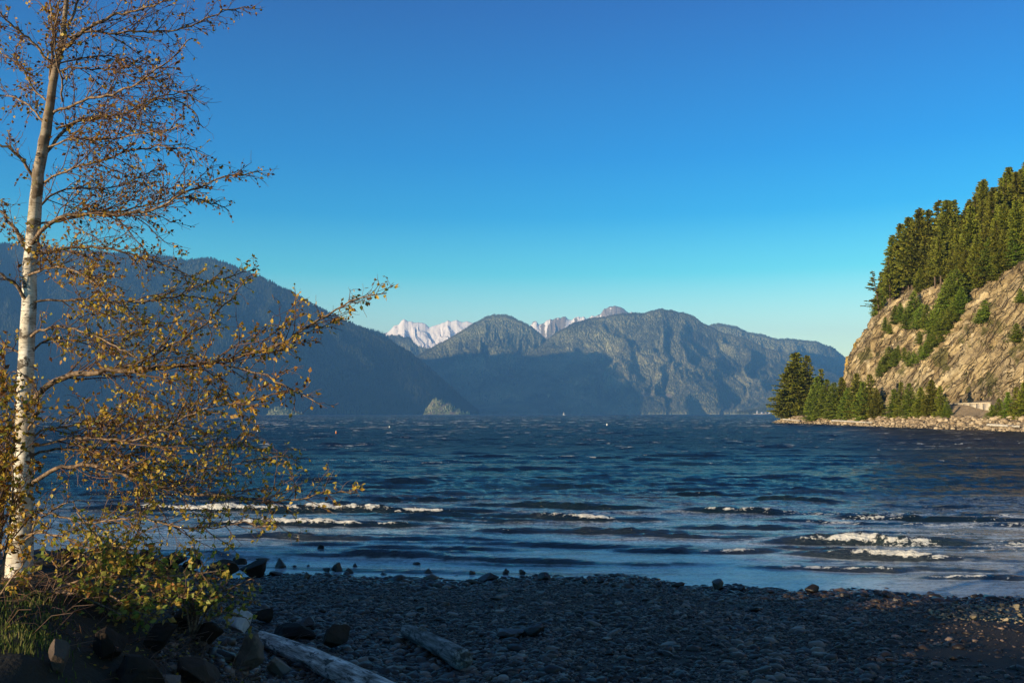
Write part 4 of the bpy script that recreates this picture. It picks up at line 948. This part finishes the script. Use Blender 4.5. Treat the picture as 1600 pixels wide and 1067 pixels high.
def mat_birch():
    b = NB('birch_bark'); v = b.coord('Object', (1,1,1)); n = b.noise(v, 5, 5, .65); 
    lent = b.noise(b.coord('Object', (5,5,60)), 1.6, 3, .6, .3); big = b.noise(b.coord('Object', (3,3,4.5)), 1.5, 4, .7, .6); zz = sepz(b, v)
    c = b.mix(b.step(n, .35, .65), (.42,.38,.31), (.74,.71,.64))
    c = b.mix(b.math('MULTIPLY', b.step(lent, .56, .64), .85), c, (.06,.045,.035))
    c = b.mix(b.math('MULTIPLY', b.step(big, .54, .61), .92), c, (.045,.034,.026))
    up = b.step(zz, 3.0, 5.4)
    c = b.mix(b.math('MULTIPLY', up, .85), c, (.15,.10,.06))
    c = b.mix(b.math('MULTIPLY', b.math('MULTIPLY', b.step(b.noise(b.coord('Object', (3,3,1.6)), 2.2, 4, .7), .50, .62), b.step(zz, 1.6, 4)), .8), c, (.09,.06,.04))
    c = b.mix(b.math('MULTIPLY', b.step(b.math('ADD', b.noise(v, 9, 3), b.math('MULTIPLY', zz, -.0)), .62, .68), .5), c, (.14,.12,.03))
    return b.done(c, .75, b.bump(b.math('ADD', b.math('MULTIPLY', lent, -.6), n), .5, .01), spec=.25)
M_birch = mat_birch()
M_limb = (lambda b: b.done(b.mix(b.step(b.noise(b.coord('Object', (2,2,2)), 9, 5, .7), .38, .62), (.045,.028,.018), (.26,.18,.115)), .7, b.bump(b.noise(b.coord(), 60, 3), .4, .01), spec=.35))(NB('birch_limb_bark'))
M_twig = (lambda b: b.done(b.mix(b.attr('tint'), (.055,.025,.018), (.17,.10,.065)), .6, spec=.4))(NB('birch_twig_bark'))
TD = 10.5
def leaf_batch(r, pts, dirs, size, tint, droop=.5):
    """folded kite shaped leaves"""
    n = len(pts); pts = np.asarray(pts); d = np.asarray(dirs)+r.normal(0, .7, (n, 3)); d[:,2] -= droop*r.uniform(0, 1.6, n)
    d /= np.linalg.norm(d, axis=1)[:,None]; q = np.cross(d, r.normal(size=(n, 3))); q /= np.linalg.norm(q, axis=1)[:,None]; u = np.cross(d, q)
    s = size*r.uniform(.55, 1.25, n)[:,None]; curl = r.uniform(-.25, .35, n)[:,None]
    V = np.zeros((n, 6, 3)); st = pts+d*s*.12
    V[:,0] = st; V[:,1] = st+d*s*.38+q*s*.36+u*s*curl*.4; V[:,2] = st+d*s*.38-q*s*.36+u*s*curl*.4; V[:,3] = st+d*s*.42-u*s*curl*.2; V[:,4] = st+d*s*1.0+u*s*curl*.8; V[:,5] = st+d*s*.72+q*s*.18+u*s*curl*.5
    base = np.arange(n)[:,None]*6
    F = np.concatenate([base+np.array([[0,1,3]]), base+np.array([[0,3,2]]), base+np.array([[1,5,3]]), base+np.array([[5,4,3]]), base+np.array([[3,4,2]])])
    return V.reshape(-1, 3), F, np.tile(tint, 5)
def grow(pts, rad, r, mb, leaves, l2=.9, nsec=None, leafn=3, twigL=.30, seclen=.34, updir=.12, start=.12, flat=.75, dens=1.0, fine=1.0, side_bias=0):
    """side shoots and twigs on one limb; adds tubes to mb and (point, direction) to leaves"""
    pts = np.asarray(pts, float); seg = np.r_[0, np.cumsum(np.linalg.norm(np.diff(pts, axis=0), axis=1))]; L = seg[-1]
    def at(t): return np.array([np.interp(t*L, seg, pts[:,k]) for k in range(3)])
    n = nsec or max(5, int(L*11*dens))
    for i in range(n):
        t = start+(1-start)*(i+r.uniform(0, 1))/n
        if t > 1: t = 1
        p = at(t); tan = at(min(1, t+.03))-at(max(0, t-.03)); tan /= np.linalg.norm(tan)+1e-9
        side = np.cross(tan, r.normal(size=3)); side /= np.linalg.norm(side); side[1] *= flat; 
        ang = r.uniform(.45, 1.05); d = tan*math.cos(ang)+side*math.sin(ang); d[2] += updir+r.normal()*.12; d /= np.linalg.norm(d)
        l = max(.14, L*seclen*(1-t*.80)*r.uniform(.45, 1.2)); l = min(l, 1.0)*(1-.45*max(0, (t-.75)/.25))
        m = 6; q = [p]; dd = d.copy()
        for k in range(m):
            dd = dd+r.normal(0, .16, 3)+np.array([0, 0, .02]); dd /= np.linalg.norm(dd); q.append(q[-1]+dd*l/m)
        q = np.array(q); r0 = min(.0085, .0042+.004*l)*fine
        mb.tube(q, np.linspace(r0, .0022*fine, m+1), 4, r.uniform(0, .7), cap=False)
        nt = max(2, int(l*17*dens))
        for j in range(nt):
            tt = (j+r.uniform(.2, 1))/nt*m; k = min(m-1, int(tt)); b0 = q[k]+(q[k+1]-q[k])*(tt-k); dr = q[k+1]-q[k]; dr /= np.linalg.norm(dr)
            sd = np.cross(dr, r.normal(size=3)); sd /= np.linalg.norm(sd); sd[1] *= flat
            a2 = r.uniform(.4, 1.2); e = dr*math.cos(a2)+sd*math.sin(a2); e[2] -= .05; tl = twigL*r.uniform(.35, 1.2)*(.6+.4*(1-t))
            w = [b0]
            for _ in range(3): e = e+r.normal(0, .24, 3); e /= np.linalg.norm(e); w.append(w[-1]+e*tl/3)
            w = np.array(w); mb.tube(w, [.0028*fine, .0024*fine, .0021*fine, .0017*fine], 3, r.uniform(0, 1), cap=False)
            for _ in range(r.poisson(leafn)):
                s_ = r.uniform(.1, 3); k2 = min(2, int(s_)); leaves.append((w[k2]+(w[k2+1]-w[k2])*(s_-k2), e))
def spline(pp, n=26):
    pp = np.asarray(pp, float); d = np.r_[0, np.cumsum(np.linalg.norm(np.diff(pp, axis=0), axis=1))]; t = np.linspace(0, d[-1], n)
    q = np.stack([np.interp(t, d, pp[:,k]) for k in range(3)], 1)
    for _ in range(3): q[1:-1] = (q[:-2]+2*q[1:-1]+q[2:])/4
    return q
TR = [(30,905),(31,880),(33,830),(35,760),(38,700),(40,640),(42,560),(44,470),(47,400),(52,340),(60,280),(68,220),(75,180),(84,130),(92,90),(99,50),(104,10),(110,-50),(118,-130),(130,-230),(140,-330)]
TRW = [42,38,34,30,28,25.5,23.5,22.5,21,20,18,16,14.5,12,10,8.5,7,6,5,3,2]
def birch():
    root = empty('birch_tree', P(30, 893, TD)); rl = Vector(root.location); off = np.array(rl[:])
    tag(root, 'tall birch with white bark and sparse golden leaves at the left edge', 'tree')
    r = np.random.default_rng(17)
    tp = np.array([P(a, b_, TD+.05*math.sin(i)) for i, (a, b_) in enumerate(TR)]); tr_ = np.array(TRW)/2/FPX*TD
    n = 90; d = np.linspace(0, len(tp)-1, n); q = np.stack([np.interp(d, np.arange(len(tp)), tp[:,k]) for k in range(3)], 1); rq = np.interp(d, np.arange(len(tp)), tr_)
    for _ in range(4): q[1:-1] = (q[:-2]+2*q[1:-1]+q[2:])/4
    rq = rq*(1+.06*(fbm(d*1.7, d*0, 0.0, 3, 5)-.5)*2)
    q[:,0] += .022*(fbm(d*1.3, d*0, 0.0, 3, 8)-.5)*2*np.clip(d/2, 0, 1); q[:,1] += .02*(fbm(d*1.1, d*0, 0.0, 3, 9)-.5)*2
    m = MB(); m.tube(q-off, rq, 18); m.build('trunk', M_birch, root)
    def ty(py):   # trunk radius and x at a pixel height
        return np.interp(py, [b_ for a, b_ in TR][::-1] and sorted([b_ for a, b_ in TR]), [a for a, b_ in sorted(TR, key=lambda z: z[1])])
    # limbs: pixel paths, depth at the tip relative to the trunk, root width px, leafiness, leaf tint mean
    LB = [([(40,645),(62,612),(95,590),(130,580),(190,579),(240,574),(290,572),(330,566),(380,556),(430,545),(470,520),(510,492),(545,470),(575,462),(604,458)],-.5,13,3.2,.36,.30),
     ([(190,578),(230,562),(262,540),(300,520),(330,500),(350,478),(372,452),(392,430)],.3,6,3.2,.45,.30),
     ([(330,566),(380,575),(420,590),(460,610),(500,632)],-.6,4,2.2,.30,.28),
     ([(44,400),(62,396),(85,390),(120,386),(160,388),(200,394),(240,410),(280,424),(310,436)],.5,7,1.2,.4,.28),
     ([(47,385),(58,365),(75,345),(110,335),(150,335),(200,338),(250,325),(300,295),(350,275),(405,268)],-.3,9,1.0,.30,.30),
     ([(52,352),(75,352),(110,342),(150,330),(190,332),(240,318),(290,305),(340,318),(358,330)],.7,5,.9,.30,.30),
     ([(62,290),(85,275),(110,262),(160,252),(200,235),(250,228),(300,232),(325,245)],-.7,5,.9,.30,.30),
     ([(70,245),(85,225),(95,205),(115,190),(150,184),(190,180),(225,165),(260,150),(300,165),(318,200)],.4,7,.7,.28,.3),
     ([(80,182),(92,172),(120,162),(150,152),(185,145),(215,130),(240,115),(275,85),(300,60)],-.5,6,.6,.25,.3),
     ([(90,200),(130,188),(165,182),(200,178),(240,152),(280,145),(315,140)],.8,5,.6,.25,.3),
     ([(92,112),(120,105),(155,108),(190,112),(225,128),(255,135),(300,150),(320,165)],.2,4,.6,.25,.3),
     ([(103,75),(122,55),(150,35),(185,22),(215,18),(245,8),(275,-5)],-.3,8,.6,.30,.3),
     ([(108,60),(125,50),(160,50),(200,52),(245,50),(290,45),(320,30),(350,18),(380,10),(400,14)],.5,5,.7,.28,.3),
     ([(80,150),(82,110),(84,60),(80,20),(72,-30),(66,-90)],.5,6,1.4,.4,.3),
     ([(98,160),(98,130),(88,90),(84,40),(94,0),(100,-40)],-.6,4,1.4,.4,.3),
     ([(105,40),(120,10),(132,-20),(150,-70),(165,-120)],.3,6,1.6,.4,.3),
     ([(46,475),(70,466),(100,468),(140,470),(180,473),(220,470),(260,468),(290,455),(320,442),(360,432),(400,420)],.6,5,3.2,.55,.26),
     ([(45,530),(55,520),(75,510),(105,512),(135,517),(170,535),(200,552),(215,560)],-.8,6,2.2,.42,.34),
     ([(42,560),(55,540),(75,527),(100,531),(150,532),(185,522),(220,520),(260,505),(300,500)],.6,5,2.4,.45,.34),
     ([(40,700),(80,690),(120,682),(160,684),(200,690),(240,680),(270,660),(310,640),(360,630),(410,622),(450,612)],-.6,6,3.8,.35,.32),
     ([(40,690),(80,668),(120,662),(170,664),(220,662),(250,650),(290,640),(330,648)],.7,5,3.8,.42,.34),
     ([(38,720),(70,700),(110,700),(150,712),(180,714),(215,706),(250,696),(290,694),(330,700),(380,695),(430,708),(470,722)],.9,6,2.8,.60,.26),
     ([(36,770),(60,745),(85,732),(120,726),(150,728),(190,738),(230,755),(270,768),(310,775),(340,774),(380,778),(420,786),(470,780),(520,768),(560,770)],-.5,9,1.9,.45,.32),
     ([(140,726),(160,718),(200,722),(240,730),(290,728),(330,735),(370,722),(410,718),(455,708)],.5,5,2.6,.60,.26),
     ([(38,845),(55,815),(75,800),(105,784),(130,782)],.0,5,1.6,.55,.3),
     ([(60,800),(95,805),(125,815),(150,818),(190,808),(240,812),(270,822),(320,828),(360,820),(400,815),(430,828)],-.9,4,2.8,.66,.26),
     ([(36,835),(70,830),(110,842),(140,860),(180,850),(220,860),(250,880)],-.7,5,2.8,.7,.28),
     # left side
     ([(44,478),(34,455),(18,436),(-5,424),(-40,415),(-90,410)],-.3,8,1.4,.4,.3),
     ([(43,392),(32,370),(15,345),(-5,325),(-50,300)],.4,9,1.2,.4,.3),
     ([(56,285),(40,255),(22,235),(0,225),(-50,215),(-90,215)],-.4,7,1.2,.35,.3),
     ([(68,190),(50,170),(35,155),(5,150),(-40,145)],.5,5,1.2,.35,.3),
     ([(80,100),(62,80),(40,55),(20,40),(0,20),(-30,-10)],-.5,6,1.4,.35,.3),
     ([(75,160),(48,135),(40,110),(15,90),(-20,75)],.8,4,1.2,.35,.3),
     ([(42,560),(28,545),(10,540),(-20,530),(-80,540)],.4,5,4.0,.5,.32),
     ([(40,640),(25,610),(5,600),(-20,590),(-80,600)],-.6,5,5.0,.5,.34),
     ([(38,700),(25,690),(5,670),(-30,660),(-90,680)],-.9,5,5.0,.5,.34),
     ([(36,740),(20,735),(0,720),(-30,715)],.7,5,5.0,.55,.32),
     ([(34,800),(22,780),(10,770),(-10,760),(-60,770)],-.7,5,4.4,.6,.32),
     ([(38,690),(48,665),(60,645),(62,600),(20,580)],-.6,4,4.0,.45,.30),
     ([(34,850),(50,835),(60,828),(80,825),(40,800)],-.5,4,3.6,.6,.28),
     # towards and away from the camera
     ([(44,430),(70,420),(105,415),(150,440),(170,470)],-1.5,5,1.8,.45,.3),
     ([(52,340),(80,300),(130,290),(170,300),(230,270),(260,260)],1.5,5,1.0,.35,.3),
     ([(66,235),(110,215),(150,220),(190,215),(250,205),(290,195)],-1.4,4,.8,.3,.3),
     ([(90,100),(130,90),(170,85),(210,100),(250,100)],1.2,4,.8,.3,.3)]
    for i, (px, dy, w0, lf, tm, ts) in enumerate(LB):
        k = len(px); f = np.linspace(0, 1, k)
        y0 = TD
        pp = np.array([P(a, b_, y0+dy*ff**1.1) for (a, b_), ff in zip(px, f)])-off
        q = spline(pp, max(12, int(k*3))); q[1:-1] += r.normal(0, .010, q[1:-1].shape)
        rad = np.linspace(w0*.39, .8, len(q))**1.0/FPX*TD; rad = np.maximum(rad, .0035)
        m = MB(); m.tube(q, rad, 8 if w0 > 6 else 6, .5); limb = m.build('branch', M_limb, root)
        tw = MB(); lv = []
        upper = px[len(px)//2][1] < 420
        grow(q, rad, r, tw, lv, leafn=lf*(1.7 if upper else .80), dens=1.25 if upper else 1.05, seclen=.36, twigL=.27)
        tw.build('twigs', M_twig, limb)
        if lv:
            pts = [a for a, b_ in lv]; dr = [b_ for a, b_ in lv]; n_ = len(pts)
            tint = np.clip(r.normal(tm-(.14 if upper else 0), ts*.75, n_), 0, 1)
            V, F, T = leaf_batch(r, pts, dr, .052 if not upper else .045, tint)
            mesh_np('leaves', V, F, M_bleaf, limb, smooth=False, fattrs={'tint': T})
    return root
litter()
BIRCH = birch()

def shrub(px, py, Y, spec, label, seed, mat=None, leafsize=.055, leafn=3.0, name='shrub', tm=.5):
    base = P(px, py, Y); gz = float(ground_z(np.array([base[0]]), np.array([Y]))[0])
    root = empty(name, (base[0], Y, gz)); off = np.array(root.location[:]); tag(root, label, 'shrub'); r = np.random.default_rng(seed)
    for path, dy, w0 in spec:
        f = np.linspace(0, 1, len(path)+1)
        pp = np.array([(base[0], Y, gz-.02)]+[P(a, b_, Y+dy*ff) for (a, b_), ff in zip(path, f[1:])])-off
        q = spline(pp, 18); m = MB(); m.tube(q, np.linspace(w0/2, .8, len(q))/FPX*Y, 6, .5); st = m.build('stem', M_limb, root)
        tw = MB(); lv = []; grow(q, None, r, tw, lv, leafn=leafn, dens=1.0, seclen=.36, twigL=.20, start=.2, updir=.15)
        tw.build('twigs', M_twig, st)
        pts = [a for a, b_ in lv]; dr = [b_ for a, b_ in lv]
        V, F, T = leaf_batch(r, pts, dr, leafsize, np.clip(r.normal(tm, .28, len(pts)), 0, 1), .3)
        mesh_np('leaves', V, F, mat or M_sleaf, st, smooth=False, fattrs={'tint': T})
    return root
shrub(70, 950, 9.4, [([(110,900),(160,850),(120,800)],.3,5),([(130,905),(200,880),(260,870),(300,866)],.5,5),([(120,920),(190,915),(250,925),(300,935)],-.3,5),([(140,930),(220,945),(290,930),(330,940)],-.5,5),
   ([(110,925),(150,940),(190,960)],-.6,4),([(100,880),(130,860),(150,865),(200,850)],.2,4),([(140,900),(210,900),(280,900),(350,890)],.2,5),([(120,935),(160,920),(220,960),(250,965)],-.7,4),([(90,930),(100,900),(70,860)],.1,4),([(60,930),(40,900),(20,890)],-.2,4)],
   'low leaning shrub with green and yellow leaves right of the birch foot', 71, leafn=3.0, leafsize=.066)
shrub(300, 975, 10.2, [([(310,930),(330,900),(350,880)],.2,5),([(300,930),(270,900),(250,875)],.1,4),([(320,930),(360,920),(400,900)],.2,5),([(330,940),(360,930),(400,940)],-.2,4),([(310,950),(350,955),(385,965)],-.3,4),([(290,940),(260,920),(220,905)],-.1,4),([(310,915),(320,880),(300,860)],.4,4)],
   'leafy shrub behind the pale bluish boulder above the beach', 72, leafn=3.0, tm=.55, leafsize=.062)
shrub(-10, 935, 8.6, [([(-20,860),(-30,760),(-20,640)],.1,6),([(0,850),(8,750),(12,640),(5,540)],.3,6),([(10,860),(18,800),(22,740),(10,660)],.0,5),([(-30,860),(-60,780),(-90,700)],.2,5),([(20,900),(40,880),(30,850)],-.2,4),([(-5,800),(-25,700),(0,590)],-.3,5)],
   'tall golden leaved shrub at the very left edge in front of the birch', 73, leafn=5.0, tm=.32, mat=M_bleaf, leafsize=.05)
shrub(190, 880, 13.5, [([(200,840),(205,820),(215,800)],.1,3),([(190,850),(170,830),(160,815)],.2,3),([(200,850),(220,830),(250,822)],.0,3),([(185,855),(160,850),(140,838)],.0,3)], 'small dark leafed bush in front of the water behind the leaning shrub', 74, leafn=1.6, tm=.85, leafsize=.05)
# ------------------------------------------------------------ buoys and far small things
def paint(name, col, rough=.5):
    b = NB(name); n = b.noise(b.coord(), 6, 4, .7); return b.done(b.mix(n, tuple(q*.75 for q in col), col), rough, spec=.4)
M_wht = paint('white_buoy_paint', (.80,.80,.78)); M_ora = paint('orange_buoy_paint', (.72,.22,.04)); M_dk = paint('dark_metal', (.05,.05,.055)); M_red = paint('red_band', (.45,.05,.03))
def buoy(px, py, hpx, label, body=None, cone=True):
    p = PG(px, py); h = hpx/FPX*p[1]; root = empty('mooring_buoy', (p[0], p[1], 0)); tag(root, label, 'buoy', 'buoys on the inlet')
    b = MB()
    prof = [(0,.0),(.16,.0),(.24,.08),(.26,.2),(.24,.32),(.17,.42),(.12,.5)] if not cone else [(0,-.05),(.2,-.05),(.27,.05),(.27,.2),(.22,.3),(.12,.36),(.10,.5)]
    b.tube([(0,0,z*h) for _, z in prof[0:]], [max(.01, a_*h) for a_, _ in prof], 16); b.build('float', body or M_wht, root)
    c = MB(); c.tube([(0,0,.5*h),(0,0,.62*h),(0,0,.80*h),(0,0,.86*h)], [.10*h,.10*h,.09*h,.06*h], 12); c.build('post', body or M_wht, root)
    d = MB(); d.tube([(0,0,.86*h),(0,0,.92*h),(0,0,1.0*h)], [.04*h,.05*h,.03*h], 8); d.build('topmark', M_dk if body is None else M_wht, root)
    return root
buoy(948.5, 669, 8.5, 'white mooring buoy alone on the open water right of centre')
buoy(608.5, 671.5, 7, 'white mooring buoy near the picture centre left, far from the others')
buoy(397.5, 675, 9.5, 'white mooring buoy floating upper left of its close neighbour behind the birch branches')
buoy(402.5, 679, 9.5, 'white mooring buoy lower right of its close neighbour behind the birch branches')
buoy(386.5, 668, 7, 'small white buoy, leftmost and farthest of the group behind the birch branches')
buoy(525, 682.5, 10, 'orange buoy between the birch twigs and the open water', M_ora, False)
def sailboat():
    Y = 3900; x = (881-800)/FPX*Y; root = empty('sailboat', (x, Y, 0)); tag(root, 'tiny sailboat far out under the shaded mountain foot', 'boat')
    h = MB(); s = 1.0
    secs = [(-6,.3,.6),(-4,1.3,1.0),(0,1.8,1.1),(4,1.3,1.3),(6.5,.15,1.6)]; V = []; 
    for xx, w_, z in secs: V += [(xx,-w_,z),(xx,-w_*.6,-.3),(xx,w_*.6,-.3),(xx,w_,z)]
    F = []
    for i in range(4):
        for j in range(4): a = i*4+j; b_ = i*4+(j+1)%4; F += [(a,b_,b_+4),(a,b_+4,a+4)]
    h.add(V, F); h.build('hull', M_wht, root, False)
    m_ = MB(); m_.tube([(0,0,1),(0,0,15)], [.14,.08], 6); m_.tube([(0,0,2.2),(-5,0,2.2)], [.1,.08], 6); m_.build('mast', M_dk, root)
    sa = MB(); sa.add([(-.15,.0,2.4),(-5,.3,2.4),(-.15,0,14.5),(-2,.35,7),(-.15,.06,2.4),(-5,.36,2.4),(-.15,.06,14.5),(-2,.41,7)], [(0,1,3),(0,3,2),(4,7,5),(4,6,7),(1,5,7),(1,7,3),(3,7,6),(3,6,2),(0,4,5),(0,5,1)]); sa.build('sail', M_wht, root, False)
sailboat()
def far_landing():
    Y = 8150; x = (1193-800)/FPX*Y; root = empty('landing', (x, Y, 0)); tag(root, 'long pale landing with a white tower on the far right shore', 'pier')
    d = MB(); box(d, (0,0,6), (190,22,7)); d.build('deck', M_conc, root, False)
    t = MB(); box(t, (-62,0,18.2), (12,12,17)); box(t, (-62,0,32), (7,7,10)); t.build('tower', M_wht, root, False)
    for i, xx in enumerate((-20,15,48,75)):
        s_ = MB(); box(s_, (xx,0,14), (22,14,8.6)); s_.add([(xx-11,-7,18.4),(xx+11,-7,18.4),(xx+11,7,18.4),(xx-11,7,18.4),(xx-11,0,22),(xx+11,0,22)], [(0,1,5),(0,5,4),(2,3,4),(2,4,5),(1,2,5),(3,0,4),(0,3,2),(0,2,1)]); s_.build('shed', M_conc if i % 2 else M_wht, root, False)
far_landing()
# ------------------------------------------------------------ haze
def build_haze():
    x0, x1, y0, y1, z0, z1 = -18000, 18000, -3100, 23500, -12, 2150
    V = [(x0,y0,z0),(x1,y0,z0),(x1,y1,z0),(x0,y1,z0),(x0,y0,z1),(x1,y0,z1),(x1,y1,z1),(x0,y1,z1)]
    F = [(0,3,2,1),(4,5,6,7),(0,1,5,4),(1,2,6,5),(2,3,7,6),(3,0,4,7)]
    b = NB('haze_air'); b.t.nodes.remove(b.b)
    pv = b.n('ShaderNodeVolumePrincipled'); pv.inputs['Color'].default_value = (.15,.44,1,1); pv.inputs['Density'].default_value = HAZE
    pv.inputs['Anisotropy'].default_value = 0.0
    b.t.links.new(pv.outputs[0], b.out.inputs['Volume'])
    o = mesh_np('haze', V, F, b.m, smooth=False)
    tag(o, 'thin blue haze over the inlet', 'haze', kind='stuff')
HAZE = 5.8e-5
build_haze()
